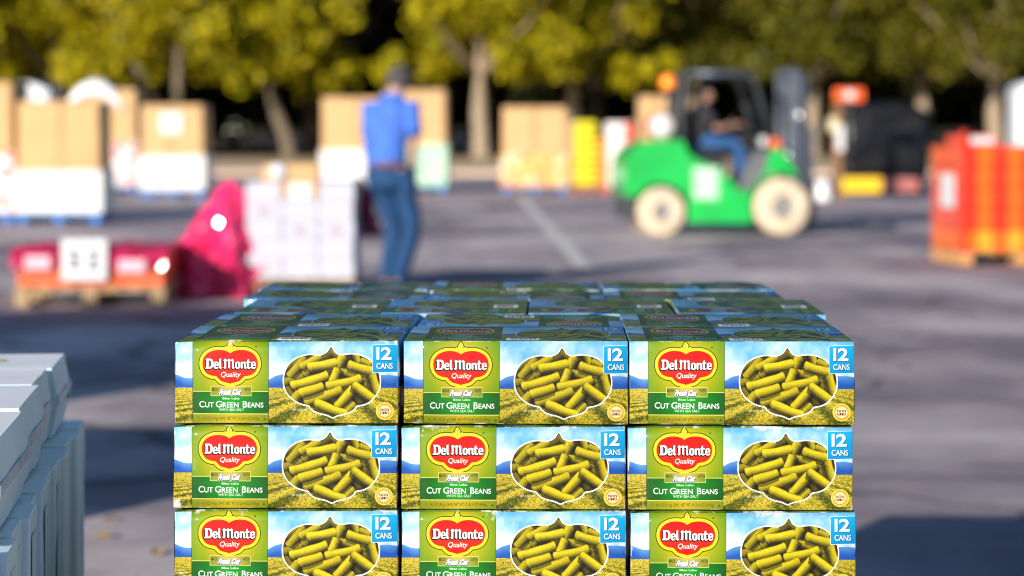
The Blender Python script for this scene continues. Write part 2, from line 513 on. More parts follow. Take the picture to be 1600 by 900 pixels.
    if top:
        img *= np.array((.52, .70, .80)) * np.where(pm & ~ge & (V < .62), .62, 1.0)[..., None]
        # lid print: no weight line, a barcode by the front edge instead
        bm_ = (U > .452) & (U < .60) & (V > .77) & (V < .945)
        put(bm_, (246, 246, 246))
        bars = (vnoise(W, 1, 900, 1, 40)[0] > .5)[None, :] & (U > .462) & (U < .592) & (V > .79) & (V < .91)
        put(bars, (20, 20, 20))
    return img

def make_image(name, arr):
    h, w, _ = arr.shape
    im = bpy.data.images.new(name, w, h, alpha=False)
    px = np.ones((h, w, 4), np.float32)
    px[..., :3] = np.clip(arr[::-1], 0, 1)
    im.pixels.foreach_set(px.ravel())
    im.update()
    im.pack()
    return im

def print_mat(name, arr, gain):
    m = bpy.data.materials.new(name); m.use_nodes = True
    nt = m.node_tree; b = nt.nodes['Principled BSDF']
    uv = nt.nodes.new('ShaderNodeUVMap')
    ti = nt.nodes.new('ShaderNodeTexImage'); ti.image = make_image(name, arr); ti.interpolation = 'Linear'; ti.extension = 'EXTEND'
    oi0 = nt.nodes.new('ShaderNodeObjectInfo')
    j1 = nt.nodes.new('ShaderNodeMath'); j1.operation = 'MULTIPLY_ADD'; j1.inputs[1].default_value = .010; j1.inputs[2].default_value = -.005
    nt.links.new(oi0.outputs['Random'], j1.inputs[0])
    sh_ = nt.nodes.new('ShaderNodeCombineXYZ'); nt.links.new(j1.outputs[0], sh_.inputs[0])
    j2 = nt.nodes.new('ShaderNodeMath'); j2.operation = 'MULTIPLY'; j2.inputs[1].default_value = -1.3; nt.links.new(j1.outputs[0], j2.inputs[0]); nt.links.new(j2.outputs[0], sh_.inputs[1])
    ua = nt.nodes.new('ShaderNodeVectorMath'); ua.operation = 'ADD'; nt.links.new(uv.outputs[0], ua.inputs[0]); nt.links.new(sh_.outputs[0], ua.inputs[1])
    nt.links.new(ua.outputs[0], ti.inputs['Vector'])
    mul = nt.nodes.new('ShaderNodeMix'); mul.data_type = 'RGBA'; mul.blend_type = 'MULTIPLY'
    mul.inputs['Factor'].default_value = 1.0
    tc = nt.nodes.new('ShaderNodeTexCoord')
    n = nt.nodes.new('ShaderNodeTexNoise'); n.inputs['Scale'].default_value = 18; n.inputs['Detail'].default_value = 4
    oi = nt.nodes.new('ShaderNodeObjectInfo')
    vadd = nt.nodes.new('ShaderNodeVectorMath'); vadd.operation = 'ADD'
    nt.links.new(tc.outputs['Object'], vadd.inputs[0]); nt.links.new(oi.outputs['Random'], vadd.inputs[1])
    nt.links.new(vadd.outputs[0], n.inputs['Vector'])
    r = nt.nodes.new('ShaderNodeMapRange')
    r.inputs['To Min'].default_value = gain * .93; r.inputs['To Max'].default_value = gain * 1.05
    nt.links.new(n.outputs['Fac'], r.inputs['Value'])
    jb = nt.nodes.new('ShaderNodeMapRange'); jb.inputs['To Min'].default_value = .93; jb.inputs['To Max'].default_value = 1.05
    nt.links.new(oi.outputs['Random'], jb.inputs['Value'])
    jm = nt.nodes.new('ShaderNodeMath'); jm.operation = 'MULTIPLY'; nt.links.new(r.outputs[0], jm.inputs[0]); nt.links.new(jb.outputs[0], jm.inputs[1])
    nt.links.new(ti.outputs['Color'], mul.inputs['A']); nt.links.new(jm.outputs[0], mul.inputs['B'])
    # rubbed edges and scuffs show the pale board under the ink
    sc_ = nt.nodes.new('ShaderNodeTexNoise'); sc_.inputs['Scale'].default_value = 34; sc_.inputs['Detail'].default_value = 6; sc_.inputs['Roughness'].default_value = .7
    nt.links.new(vadd.outputs[0], sc_.inputs['Vector'])
    geo = nt.nodes.new('ShaderNodeNewGeometry')
    pr = nt.nodes.new('ShaderNodeMapRange'); pr.inputs['From Min'].default_value = .52; pr.inputs['From Max'].default_value = .60; pr.inputs['To Max'].default_value = .30
    nt.links.new(geo.outputs['Pointiness'], pr.inputs['Value'])
    ad = nt.nodes.new('ShaderNodeMath'); ad.operation = 'ADD'; nt.links.new(sc_.outputs['Fac'], ad.inputs[0]); nt.links.new(pr.outputs[0], ad.inputs[1])
    th = nt.nodes.new('ShaderNodeMapRange'); th.inputs['From Min'].default_value = .70; th.inputs['From Max'].default_value = .78; th.inputs['To Max'].default_value = .8
    nt.links.new(ad.outputs[0], th.inputs['Value'])
    wear = nt.nodes.new('ShaderNodeMix'); wear.data_type = 'RGBA'; wear.inputs['B'].default_value = (.62, .62, .60, 1)
    nt.links.new(th.outputs[0], wear.inputs['Factor']); nt.links.new(mul.outputs['Result'], wear.inputs['A'])
    nt.links.new(wear.outputs['Result'], b.inputs['Base Color'])
    b.inputs['Roughness'].default_value = .5
    b.inputs['Specular IOR Level'].default_value = .18
    b.inputs['Coat Weight'].default_value = .14
    b.inputs['Coat Roughness'].default_value = .06
    n2 = nt.nodes.new('ShaderNodeTexNoise'); n2.inputs['Scale'].default_value = 26; n2.inputs['Detail'].default_value = 3
    nt.links.new(vadd.outputs[0], n2.inputs['Vector'])
    bp = nt.nodes.new('ShaderNodeBump'); bp.inputs['Strength'].default_value = .10; bp.inputs['Distance'].default_value = .003
    nt.links.new(n2.outputs['Fac'], bp.inputs['Height'])
    nt.links.new(bp.outputs['Normal'], b.inputs['Normal']); nt.links.new(bp.outputs['Normal'], b.inputs['Coat Normal'])
    return m
# ------------------------------------------------------------------ the setting
def asphalt_mat():
    m = bpy.data.materials.new('asphalt'); m.use_nodes = True
    nt = m.node_tree; b = nt.nodes['Principled BSDF']
    tc = nt.nodes.new('ShaderNodeTexCoord')
    def noise(sc, det, dist=0.0, sy=1.0):
        mp = nt.nodes.new('ShaderNodeMapping'); mp.inputs['Scale'].default_value = (1, sy, 1)
        nt.links.new(tc.outputs['Object'], mp.inputs['Vector'])
        n = nt.nodes.new('ShaderNodeTexNoise'); n.inputs['Scale'].default_value = sc; n.inputs['Detail'].default_value = det
        n.inputs['Distortion'].default_value = dist; n.inputs['Roughness'].default_value = .6
        nt.links.new(mp.outputs[0], n.inputs['Vector']); return n.outputs['Fac']
    def ramp(src, p0, p1, c0, c1):
        r = nt.nodes.new('ShaderNodeValToRGB')
        r.color_ramp.elements[0].position = p0; r.color_ramp.elements[1].position = p1
        r.color_ramp.elements[0].color = c0 + (1,); r.color_ramp.elements[1].color = c1 + (1,)
        nt.links.new(src, r.inputs['Fac']); return r.outputs['Color']
    base = ramp(noise(.30, 6, .3), .42, .60, (.29, .24, .275), (.70, .61, .60))   # worn, pale patches
    mid = ramp(noise(2.3, 5), .3, .72, (.78, .78, .80), (1.12, 1.10, 1.08))
    fine = ramp(noise(130, 3), .32, .68, (.72, .72, .74), (1.22, 1.20, 1.18))
    spots = ramp(noise(9, 2), .66, .74, (1, 1, 1), (.55, .55, .58))
    streak = ramp(noise(.9, 4, .2, .16), .34, .62, (.74, .74, .78), (1.10, 1.09, 1.07))       # tyre worn lanes
    cur = base
    for o in (mid, fine, spots, streak):
        mx = nt.nodes.new('ShaderNodeMix'); mx.data_type = 'RGBA'; mx.blend_type = 'MULTIPLY'; mx.inputs['Factor'].default_value = 1
        nt.links.new(cur, mx.inputs['A']); nt.links.new(o, mx.inputs['B']); cur = mx.outputs['Result']
    vo = nt.nodes.new('ShaderNodeTexVoronoi'); vo.feature = 'DISTANCE_TO_EDGE'; vo.inputs['Scale'].default_value = .33
    wob = nt.nodes.new('ShaderNodeTexNoise'); wob.inputs['Scale'].default_value = 1.4; wob.inputs['Detail'].default_value = 4
    nt.links.new(tc.outputs['Object'], wob.inputs['Vector'])
    wm = nt.nodes.new('ShaderNodeVectorMath'); wm.operation = 'MULTIPLY_ADD'; wm.inputs[1].default_value = (1.3, 1.3, 0)
    nt.links.new(wob.outputs['Color'], wm.inputs[0]); nt.links.new(tc.outputs['Object'], wm.inputs[2]); nt.links.new(wm.outputs[0], vo.inputs['Vector'])
    crk = ramp(vo.outputs['Distance'], .004, .016, (.42, .42, .44), (1, 1, 1))                      # sealed cracks
    mx = nt.nodes.new('ShaderNodeMix'); mx.data_type = 'RGBA'; mx.blend_type = 'MULTIPLY'; mx.inputs['Factor'].default_value = 1
    nt.links.new(cur, mx.inputs['A']); nt.links.new(crk, mx.inputs['B']); cur = mx.outputs['Result']
    nt.links.new(cur, b.inputs['Base Color'])
    b.inputs['Roughness'].default_value = .85
    b.inputs['Specular IOR Level'].default_value = .3
    bp = nt.nodes.new('ShaderNodeBump'); bp.inputs['Strength'].default_value = .35; bp.inputs['Distance'].default_value = .006
    nt.links.new(noise(110, 3), bp.inputs['Height']); nt.links.new(bp.outputs[0], b.inputs['Normal'])
    return m

def sheet(x0, x1, y0, y1, z, nx=1, ny=1):
    bm = B()
    g = [[bm.verts.new((x0 + (x1 - x0) * i / nx, y0 + (y1 - y0) * j / ny, z)) for i in range(nx + 1)] for j in range(ny + 1)]
    for j in range(ny):
        for i in range(nx): bm.faces.new((g[j][i], g[j][i + 1], g[j + 1][i + 1], g[j + 1][i]))
    return bm

M_asphalt = asphalt_mat()
M_grass = mat('dry_grass', (.16, .13, .035), .95, var=.45, scale=.6, bump=.6, bscale=30, dist=.05)
M_verge = mat('bare_verge', (.46, .31, .14), .95, var=.3, scale=.8, bump=.4, bscale=20, dist=.03)
M_conc = mat('pale_concrete', (.58, .42, .29), .9, var=.14, scale=.9, bump=.2, bscale=60)
M_line = mat('worn_white_paint', (.70, .66, .62), .8, var=.16, scale=14)
struct('ground', sheet(-700, 700, -300, 1500, -.02, 4, 4), M_grass)
struct('parking_lot', sheet(-90, 90, -60, 63.2, 0.0, 6, 6), M_asphalt)
kb = B()
add_box(kb, -90, 90, 63.2, 63.5, -.02, .14)
struct('kerb', kb, M_conc)
struct('pavement', sheet(-90, 90, 63.5, 84, .125, 8, 2), M_conc)
struct('verge', sheet(-90, 90, 84, 100, .11, 4, 2), M_verge)
def line_strip(name, x0, y0, x1, y1, w):
    d = Vector((x1 - x0, y1 - y0)).normalized(); nx, ny = -d.y * w / 2, d.x * w / 2
    bm = B(); n = 12
    L = [bm.verts.new((x0 + (x1 - x0) * k / n + nx, y0 + (y1 - y0) * k / n + ny, .004)) for k in range(n + 1)]
    R_ = [bm.verts.new((x0 + (x1 - x0) * k / n - nx, y0 + (y1 - y0) * k / n - ny, .004)) for k in range(n + 1)]
    for k in range(n): bm.faces.new((L[k], R_[k], R_[k + 1], L[k + 1]))
    return struct(name, bm, M_line)
line_strip('parking_line', .14, 44, .66, 20.6, .15)
line_strip('parking_line', -9.3, 46, -9.0, 22, .12)
line_strip('parking_line', 9.4, 46, 9.9, 22, .12)

# ---- trees
def leaf_mat(name, c0, c1, transl=.25):
    m = bpy.data.materials.new(name); m.use_nodes = True
    nt = m.node_tree; b = nt.nodes['Principled BSDF']; out = nt.nodes['Material Output']
    geo = nt.nodes.new('ShaderNodeNewGeometry')
    r = nt.nodes.new('ShaderNodeValToRGB')
    r.color_ramp.elements[0].color = c0 + (1,); r.color_ramp.elements[1].color = c1 + (1,)
    nt.links.new(geo.outputs['Random Per Island'], r.inputs['Fac'])
    nt.links.new(r.outputs[0], b.inputs['Base Color'])
    b.inputs['Roughness'].default_value = .55
    b.inputs['Specular IOR Level'].default_value = .25
    tr = nt.nodes.new('ShaderNodeBsdfTranslucent'); nt.links.new(r.outputs[0], tr.inputs['Color'])
    mx = nt.nodes.new('ShaderNodeMixShader'); mx.inputs['Fac'].default_value = transl
    nt.links.new(b.outputs[0], mx.inputs[1]); nt.links.new(tr.outputs[0], mx.inputs[2])
    nt.links.new(mx.outputs[0], out.inputs['Surface'])
    return m
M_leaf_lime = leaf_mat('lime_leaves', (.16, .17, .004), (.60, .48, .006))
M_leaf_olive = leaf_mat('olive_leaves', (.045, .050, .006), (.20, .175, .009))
M_leaf_shade = leaf_mat('shade_dark_leaves', (.009, .012, .004), (.024, .026, .006), .12)  # leaf colour kept near black to paint in the unlit depth of the wood
M_bark = mat('pale_bark', (.34, .26, .18), .9, var=.3, scale=5, bump=.6, bscale=14, dist=.02)
M_bark_mid = mat('grey_brown_bark', (.17, .13, .09), .95, var=.3, scale=5, bump=.6, bscale=14, dist=.02)
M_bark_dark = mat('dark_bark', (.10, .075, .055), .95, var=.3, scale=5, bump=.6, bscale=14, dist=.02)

def leaf_mesh(name, m, clusters, per, size, seed, spread):
    r = np.random.default_rng(seed)
    c = np.repeat(np.array(clusters), per, 0)
    N = len(c)
    p = c[:, :3] + r.normal(size=(N, 3)) * c[:, 3:4] * spread
    n = r.normal(size=(N, 3)) + np.array((0, 0, .5)); n /= np.linalg.norm(n, axis=1)[:, None]
    a = np.cross(n, r.normal(size=(N, 3))); a /= np.linalg.norm(a, axis=1)[:, None]
    b = np.cross(n, a)
    s = size * r.uniform(.6, 1.35, (N, 1))
    v = np.stack([p - a * s, p + b * s * .55 + n * s * .15, p + a * s, p - b * s * .55 + n * s * .15], 1).reshape(-1, 3)
    me = bpy.data.meshes.new(name)
    me.vertices.add(len(v)); me.vertices.foreach_set('co', v.ravel())
    me.loops.add(4 * N); me.loops.foreach_set('vertex_index', np.arange(4 * N, dtype=np.int32))
    me.polygons.add(N); me.polygons.foreach_set('loop_start', np.arange(0, 4 * N, 4, dtype=np.int32))
    me.materials.append(m); me.update(); me.validate()
    return me

def tree_meshes(seed, trunk_h, R, H, zb, m, bark, tr, lean=0.0, fork=False, per=230, ncl=27, size=.23):
    r = random.Random(seed)
    cl = []
    limbs = []
    for k in range(ncl):
        t = r.random()
        z = zb + (H - zb) * t ** 1.15
        tt = (z - zb) / (H - zb)
        rad = R * (.80 + .45 * tt if tt < .35 else math.sqrt(max(0, 1 - ((tt - .35) / .68) ** 2)))
        q = math.sqrt(r.random()) * rad; a = r.uniform(0, 2 * math.pi)
        cl.append((q * math.cos(a) + lean * trunk_h, q * math.sin(a), z + (.9 if q < .4 * R and tt < .2 else 0) + .9 * max(0, math.sin(a * 3 + seed)) * (tt < .3), r.uniform(.7, 1.25)))
    for k in range(9):                                              # low inner boughs in front of the trunk
        a = k * 2 * math.pi / 9; q = R * r.uniform(.22, .45)
        cl.append((q * math.cos(a) + lean * trunk_h, q * math.sin(a), zb + r.uniform(.3, 2.2), r.uniform(.6, .9)))
    for k in range(9):                                             # sprays hanging lower at the rim
        a = r.uniform(0, 2 * math.pi); q = R * r.uniform(.6, .95)
        cl.append((q * math.cos(a) + lean * trunk_h, q * math.sin(a), zb - r.uniform(.1, 1.1), r.uniform(.35, .7)))
    crown = leaf_mesh('crown', m, cl, per, size, seed, .56)
    bm = B()
    top = (lean * trunk_h, 0, trunk_h)
    if fork:
        add_tube(bm, [(0, 0, -.05), (.02, 0, .5), (.05, .02, 1.2)], [tr * 1.35, tr * 1.05, tr], 10)
        add_tube(bm, [(.05, .02, 1.1), (-.7, .1, 2.5), (-1.9, .2, 4.6), (-2.6, .2, 7)], [tr * .8, tr * .62, tr * .5, tr * .25], 9)
        add_tube(bm, [(.05, .02, 1.1), (.25, .1, 3), (.3, .1, 5), (.6, .3, 8)], [tr * .85, tr * .7, tr * .55, tr * .3], 9)
        ends = [(-1.9, .2, 4.6), (.3, .1, 5)]
    else:
        add_tube(bm, [(0, 0, -.05), (0, 0, .25), (lean * .5, 0, 1), (lean * trunk_h * .6, .05, trunk_h * .6), top, (top[0] * 1.2, .2, H * .75)],
                 [tr * 1.5, tr * 1.12, tr, tr * .92, tr * .50, tr * .10], 10)
        ends = [top]
    for k in range(9):
        c = cl[(k * 7) % ncl]; s = ends[k % len(ends)]
        mid = ((s[0] + c[0]) / 2 + r.uniform(-.4, .4), (s[1] + c[1]) / 2, (s[2] + c[2]) / 2 - .3)
        add_tube(bm, [s, mid, c[:3]], [tr * .24, tr * .14, .02], 6)
    return mesh_from('trunk', bm, bark), crown

def tree(name, label, group, x, y, meshes, rotz=0.0):
    t = thing(name, label, 'tree', (x, y, -.02), rotz, group)
    obj('trunk', meshes[0], None, t); obj('crown', meshes[1], None, t)
    return t
TA = tree_meshes(1, 3.6, 5.3, 14.5, 4.8, M_leaf_lime, M_bark, .36, .04)
TB = tree_meshes(2, 3.2, 5.6, 15.0, 4.8, M_leaf_lime, M_bark_mid, .30, 0, True)
TF = tree_meshes(9, 3.4, 3.9, 13.5, 4.5, M_leaf_lime, M_bark_mid, .30, -.28)
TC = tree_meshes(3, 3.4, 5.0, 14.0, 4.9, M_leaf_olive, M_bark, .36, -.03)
TD = tree_meshes(4, 3.0, 5.8, 17.0, 3.6, M_leaf_shade, M_bark_dark, .55, .02, per=120, ncl=70, size=.28)
TE = tree_meshes(5, 3.0, 6.0, 18.0, 3.2, M_leaf_shade, M_bark_dark, .50, -.02, per=110, ncl=74, size=.32)
front = [
    (-120, 101, TB, 'lime leaved tree at the left edge of the treeline behind the leftmost cardboard bin'),
    (90, 104, TA, 'lime leaved tree behind the pair of bins with the white arched liner'),
    (268, 100, TB, 'forked lime leaved tree behind the bin with a white paper notice'),
    (452, 103, TF, 'yellow green tree with its trunk left of the bins behind the man'),
    (752, 99.5, TA, 'bright yellow green tree with a tall bare pale trunk right of the man'),
    (895, 103, TA, 'yellow green tree above the yellow sack stack'),
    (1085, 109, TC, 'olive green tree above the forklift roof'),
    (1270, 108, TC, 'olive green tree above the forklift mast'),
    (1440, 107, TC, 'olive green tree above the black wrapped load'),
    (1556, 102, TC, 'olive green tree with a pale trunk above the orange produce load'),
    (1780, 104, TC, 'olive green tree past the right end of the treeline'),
]
for i, (px, y, ms, lab) in enumerate(front):
    tree('shade_tree', lab, 'trees along the front of the treeline', PX(px, y), y, ms, (i * 2.1) % 6.28 if ms not in (TB, TF) else (0.0 if i else .4))
MARKS = [(-60, 'past its left end'), (130, 'above the leftmost bins'), (340, 'above the bin with the notice'), (520, 'left of the man'), (690, 'right of the man'), (850, 'above the orange skirted bin'),
         (1060, 'above the forklift tail'), (1200, 'above the forklift cab'), (1330, 'above the forklift mast'), (1460, 'above the black load'), (1620, 'above the produce load'), (9999, 'past its right end')]
def landmark(px): return next(m for a, m in MARKS if px < a)
back = []
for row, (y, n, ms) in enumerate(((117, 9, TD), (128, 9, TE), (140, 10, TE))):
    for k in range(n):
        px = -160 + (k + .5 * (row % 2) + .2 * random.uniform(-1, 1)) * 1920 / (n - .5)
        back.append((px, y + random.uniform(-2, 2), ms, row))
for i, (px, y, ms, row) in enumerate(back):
    lab = ['broad dark tree in the second row of the treeline, ', 'tree with shade-darkened leaves deep in the treeline, ', 'tree with shade-darkened leaves at the very back of the treeline, '][row] + landmark(px)
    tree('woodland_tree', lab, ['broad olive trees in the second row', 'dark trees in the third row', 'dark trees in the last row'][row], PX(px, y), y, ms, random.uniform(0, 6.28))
# the far wood behind reads as one mass
r_ = np.random.default_rng(77)
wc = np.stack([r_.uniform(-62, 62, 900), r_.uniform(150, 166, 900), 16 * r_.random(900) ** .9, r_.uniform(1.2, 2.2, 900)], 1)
wood = obj('far_wood', leaf_mesh('far_wood', M_leaf_shade, wc, 34, .62, 78, .8), None)
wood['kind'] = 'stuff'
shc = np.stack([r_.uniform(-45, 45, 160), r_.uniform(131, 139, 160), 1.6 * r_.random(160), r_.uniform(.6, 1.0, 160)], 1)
und = obj('undergrowth', leaf_mesh('undergrowth', M_leaf_shade, shc, 60, .34, 79, .7), None)
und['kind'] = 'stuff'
# ------------------------------------------------------------------ the pallet of bean cartons
ART = paint_art()
M_print = print_mat('printed_carton_front', ART, .69)
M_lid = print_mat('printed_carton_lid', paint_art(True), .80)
CW, CD, CH = .3056, .2275, .1135
def carton_mesh(seed):
    r = np.random.default_rng(seed)
    bm = B()
    add_box(bm, -CW / 2, CW / 2, 0, CD, 0, CH)
    bmesh.ops.bevel(bm, geom=list(bm.edges), offset=.0016, segments=2, affect='EDGES', profile=.5)
    bmesh.ops.recalc_face_normals(bm, faces=bm.faces)
    big = [f for f in bm.faces if f.calc_area() > .01]
    bmesh.ops.subdivide_edges(bm, edges=list({e for f in big for e in f.edges if e.calc_length() > .05}), cuts=7, use_grid_fill=True)
    off = Vector(r.uniform(-40, 40, 3))
    for v in bm.verts:
        n = mnoise.noise_vector(v.co * 14 + off)
        fx = 1 - abs(v.co.x) / (CW / 2); fz = 1 - abs(v.co.z - CH / 2) / (CH / 2); fy = 1 - abs(v.co.y - CD / 2) / (CD / 2)
        inner = (fx > .02) + (fz > .02) + (fy > .02)
        v.co += n * (.0016 if inner > 1 else .0009)
        if fy < .02: v.co.y += (-1 if v.co.y < CD / 2 else 1) * .0016 * max(0, fx) ** .5 * max(0, fz) ** .5      # cans push the panels out
        if fz < .02 and v.co.z > CH / 2: v.co.z -= .002 * max(0, fx) ** .5 * max(0, fy) ** .5                     # lid sags a little
    # one crushed corner and one dinted edge
    cx_, cz_ = (1 if r.random() > .5 else -1), (1 if r.random() > .4 else -1)
    ex_ = r.uniform(-.3, .3) * CW
    for v in bm.verts:
        if v.co.y < CD / 2:
            d1 = math.hypot(v.co.x - cx_ * CW / 2, v.co.z - (CH if cz_ > 0 else 0))
            v.co.y += .0045 * max(0, 1 - d1 / .022)
            if cz_ > 0: v.co.z -= .003 * max(0, 1 - d1 / .022)
            v.co.z -= .0022 * max(0, 1 - abs(v.co.x - ex_) / .03) * (v.co.z > CH * .97) * max(0, 1 - v.co.y / .03)
    uv = bm.loops.layers.uv.new('UVMap')
    for f in bm.faces:
        n = f.normal
        ax = max(range(3), key=lambda i: abs(n[i]))
        f.smooth = True
        f.material_index = 1 if (ax == 2) else 0
        for l in f.loops:
            x, y, z = l.vert.co
            u, v_ = x / CW + .5, z / CH
            if ax == 1 and n.y > 0: u = 1 - u
            if ax == 2: v_ = y / CD
            if ax == 0: u = (.002 + .07 * (y / CD)) if n.x < 0 else (.44 + .06 * y / CD)
            l[uv].uv = (min(max(u, .001), .999), min(max(v_, .001), .999))
    me = mesh_from('carton', bm, [M_print, M_lid])
    return me
CM = [carton_mesh(k) for k in range(7)]
M_wood = mat('raw_pallet_wood', (.36, .25, .14), .85, var=.25, scale=5, bump=.3, bscale=30)
M_blue = mat('blue_pallet_paint', (.01, .20, .62), .6, var=.2, scale=6)

def pallet(label, x, y, rotz, w, d, m, group=None, name='wooden_pallet'):
    """origin: middle of the front edge"""
    t = thing(name, label, 'pallet', (x, y, 0), rotz, group)
    n = 7; bw = w / n * .72
    first = None
    db = mesh_from('deck_board', box_bm(-bw / 2, bw / 2, 0, d, 0, .020, bev=.002, seg=1), m)
    for k in range(n):
        obj('deck_board', db, None, t, (-w / 2 + bw / 2 + k * (w - bw) / (n - 1), 0, .122))
    st = mesh_from('stringer', box_bm(-w / 2, w / 2, -.05, .05, 0, .020, bev=.002, seg=1), m)
    bb = mesh_from('bottom_board', box_bm(-.05, .05, 0, d, 0, .018, bev=.002, seg=1), m)
    bl = mesh_from('block', box_bm(-.05, .05, -.05, .05, 0, .083, bev=.003, seg=1), m)
    for yy in (.052, d / 2, d - .052):
        obj('stringer', st, None, t, (0, yy, .1015))
        for xx in (-w / 2 + .052, 0, w / 2 - .052): obj('block', bl, None, t, (xx, yy, .0183))
    for xx in (-w / 2 + .052, 0, w / 2 - .052): obj('bottom_board', bb, None, t, (xx, 0, 0))
    return t

STK = thing('stack_origin', 'x', 'x')   # frame used only to place things, removed below
rotS = math.radians(-1.05)
D0 = 3.098
X0 = PX(804, D0)
def stk(x, y): return (X0 + x * math.cos(rotS) - y * math.sin(rotS), D0 + x * math.sin(rotS) + y * math.cos(rotS))
bpy.data.objects.remove(STK)
px_, py_ = stk(0, .0)
pallet('wooden pallet under the stack of printed green bean cartons', px_, py_, rotS, 1.0, 1.22, M_wood)
LAYER = ['top', 'second', 'third', 'fourth', 'fifth', 'sixth', 'lowest']
ROWN = ['front', 'second', 'third', 'fourth', 'back']
ZT = .95
rj = random.Random(5)
PITCH = .3106
LJ = [0.0, -.0028, -.0014, .002, -.003, .001, -.002]
for L in range(7):
    z = ZT - CH - L * .11575 - (0 if L else 0)
    for row in range(5):
        if row == 2:
            cols = [('far left', -1.5), ('centre left', -.5), ('centre right', .5), ('far right', 1.5)]
        else:
            cols = [('left', -1), ('middle', 0), ('right', 1)]
        for ci, (cn, k) in enumerate(cols):
            edge = ci in (0, len(cols) - 1)
            if L > 0 and not (row == 0 or edge): continue       # the middle of the lower layers is never seen
            if L > 2 and row in (1, 3): pass
            me = CM[rj.randrange(7)]
            y = [0, .2295, .459, .767, .997][row]
            if row == 2:
                lx, ly = k * .2335 + .012 + rj.uniform(-.002, .002), y
                rz = rotS + math.radians(90) * (1 if True else -1)
                # turned crosswise: origin is the middle of its front edge, so shift
                ox_, oy_ = lx + CD / 2, ly + CW / 2 + .001
                flip = False
            else:
                lx, ly = k * PITCH + LJ[L] + rj.uniform(-.0018, .0018), y + rj.uniform(0, .0025)
                if row > 0: lx += [0, .004, 0, -.012, -.02][row] + rj.uniform(-.004, .004)
                flip = (row, ci) in ((1, 1), (3, 0), (4, 0), (4, 2), (3, 1))
                rz = rotS + rj.uniform(-.006, .006)
                ox_, oy_ = lx, ly
                if flip: rz += math.pi; oy_ = ly + CD
            wx, wy = stk(ox_, oy_)
            o = obj('bean_carton', me, None, None, (wx, wy, z + rj.uniform(0, .0009)), rz)
            if row == 2:
                lab = f'green bean carton set crosswise, {cn} one in the third row of the {LAYER[L]} layer'
            else:
                lab = f'printed green bean carton, {cn} one in the {ROWN[row]} row of the {LAYER[L]} layer'
            tag(o, lab, 'carton', 'green bean cartons stacked on the pallet')

# ------------------------------------------------------------------ the stack of white cartons at the left edge
M_white = mat('white_carton_board', (.85, .86, .88), .6, var=.05, scale=5, bump=.12, bscale=22)
M_side_shade = mat('blue_shade_board', (.68, .86, .99), .45, var=.07, scale=7, bump=.15, bscale=18)  # white board tinted blue: the sky-lit shade of the sides is in the colour
M_tape = mat('clear_tape', (.42, .54, .66), .3, var=.15, scale=9, coat=.3)
M_gold = mat('gold_print', (.62, .50, .16), .6)
def text_mat():
    m = mat('printed_small_text', (.60, .68, .66), .6)
    nt = m.node_tree; b = nt.nodes['Principled BSDF']
    tc = nt.nodes.new('ShaderNodeTexCoord')
    mp = nt.nodes.new('ShaderNodeMapping'); mp.inputs['Scale'].default_value = (0, 90, 210)
    nt.links.new(tc.outputs['Object'], mp.inputs['Vector'])
    br = nt.nodes.new('ShaderNodeTexBrick')
    br.inputs['Color1'].default_value = (.40, .56, .54, 1); br.inputs['Color2'].default_value = (.54, .70, .72, 1); br.inputs['Mortar'].default_value = (.70, .87, .97, 1)
    br.inputs['Mortar Size'].default_value = .30; br.inputs['Scale'].default_value = 1.0; br.inputs['Brick Width'].default_value = 1.6; br.inputs['Row Height'].default_value = 1.0
    # the brick pattern runs in x and y, so lay (y, z) into them
    sx = nt.nodes.new('ShaderNodeSeparateXYZ'); cb = nt.nodes.new('ShaderNodeCombineXYZ')
    nt.links.new(mp.outputs[0], sx.inputs[0]); nt.links.new(sx.outputs[2], cb.inputs[1]); nt.links.new(sx.outputs[1], cb.inputs[0])
    nt.links.new(cb.outputs[0], br.inputs['Vector']); nt.links.new(br.outputs['Color'], b.inputs['Base Color'])
    return m
M_text = text_mat()
ZW = .836
A_ = Vector((-.712, 3.28)); B_ = Vector((-.802, 4.10))
wdir = (B_ - A_).normalized()
wrot = math.atan2(wdir.y, wdir.x) - math.pi / 2
def wpt(s, off=0.0): 
    p = A_ + wdir * s + Vector((wdir.y, -wdir.x)) * off
    return (p.x, p.y)
def white_carton(w, d, h, seed):
    """origin: front right bottom corner, extends to -x and +y; side bulges along a taped seam half way up"""
    bm = B()
    r = random.Random(seed)
    prof = [(0, 0), (.005, h * .25), (.010, h * .5), (.0105, h * .54), (.006, h * .78), (0, h)]
    n = 5
    rows = []
    for j, (o_, z) in enumerate(prof):
        ring = []
        for k in range(n + 1):
            t = k / n
            b_ = o_ * (1 + .12 * math.sin(3 * t * math.pi) ) + r.uniform(-.0012, .0012)
            ring.append(bm.verts.new((b_, d * t + r.uniform(-.001, .001) * (0 < k < n), z + r.uniform(-.0008, .0008))))
        for k in range(n + 1):
            t = 1 - k / n
            ring.append(bm.verts.new((-w - o_ * .6, d * t, z)))
        rows.append(ring)
    m_ = len(rows[0])
    for a, b in zip(rows, rows[1:]):
        for k in range(m_): bm.faces.new((a[k], a[(k + 1) % m_], b[(k + 1) % m_], b[k]))
    bm.faces.new(list(reversed(rows[0]))); bm.faces.new(rows[-1])
    bm.normal_update()
    for f in bm.faces:
        if abs(f.normal.z) < .6: f.material_index = 1
    return mesh_from('body', bm, [M_white, M_side_shade])
spans = [(-.42, .395), (.0, .315), (.322, .238), (.566, .256)]
wl = ['nearest white carton in the top layer at the left edge', 'second white carton from the front with a dark gap before it',
      'third white carton from the front in the top layer at the left edge', 'farthest white carton in the top layer at the left edge, green mark on its side']
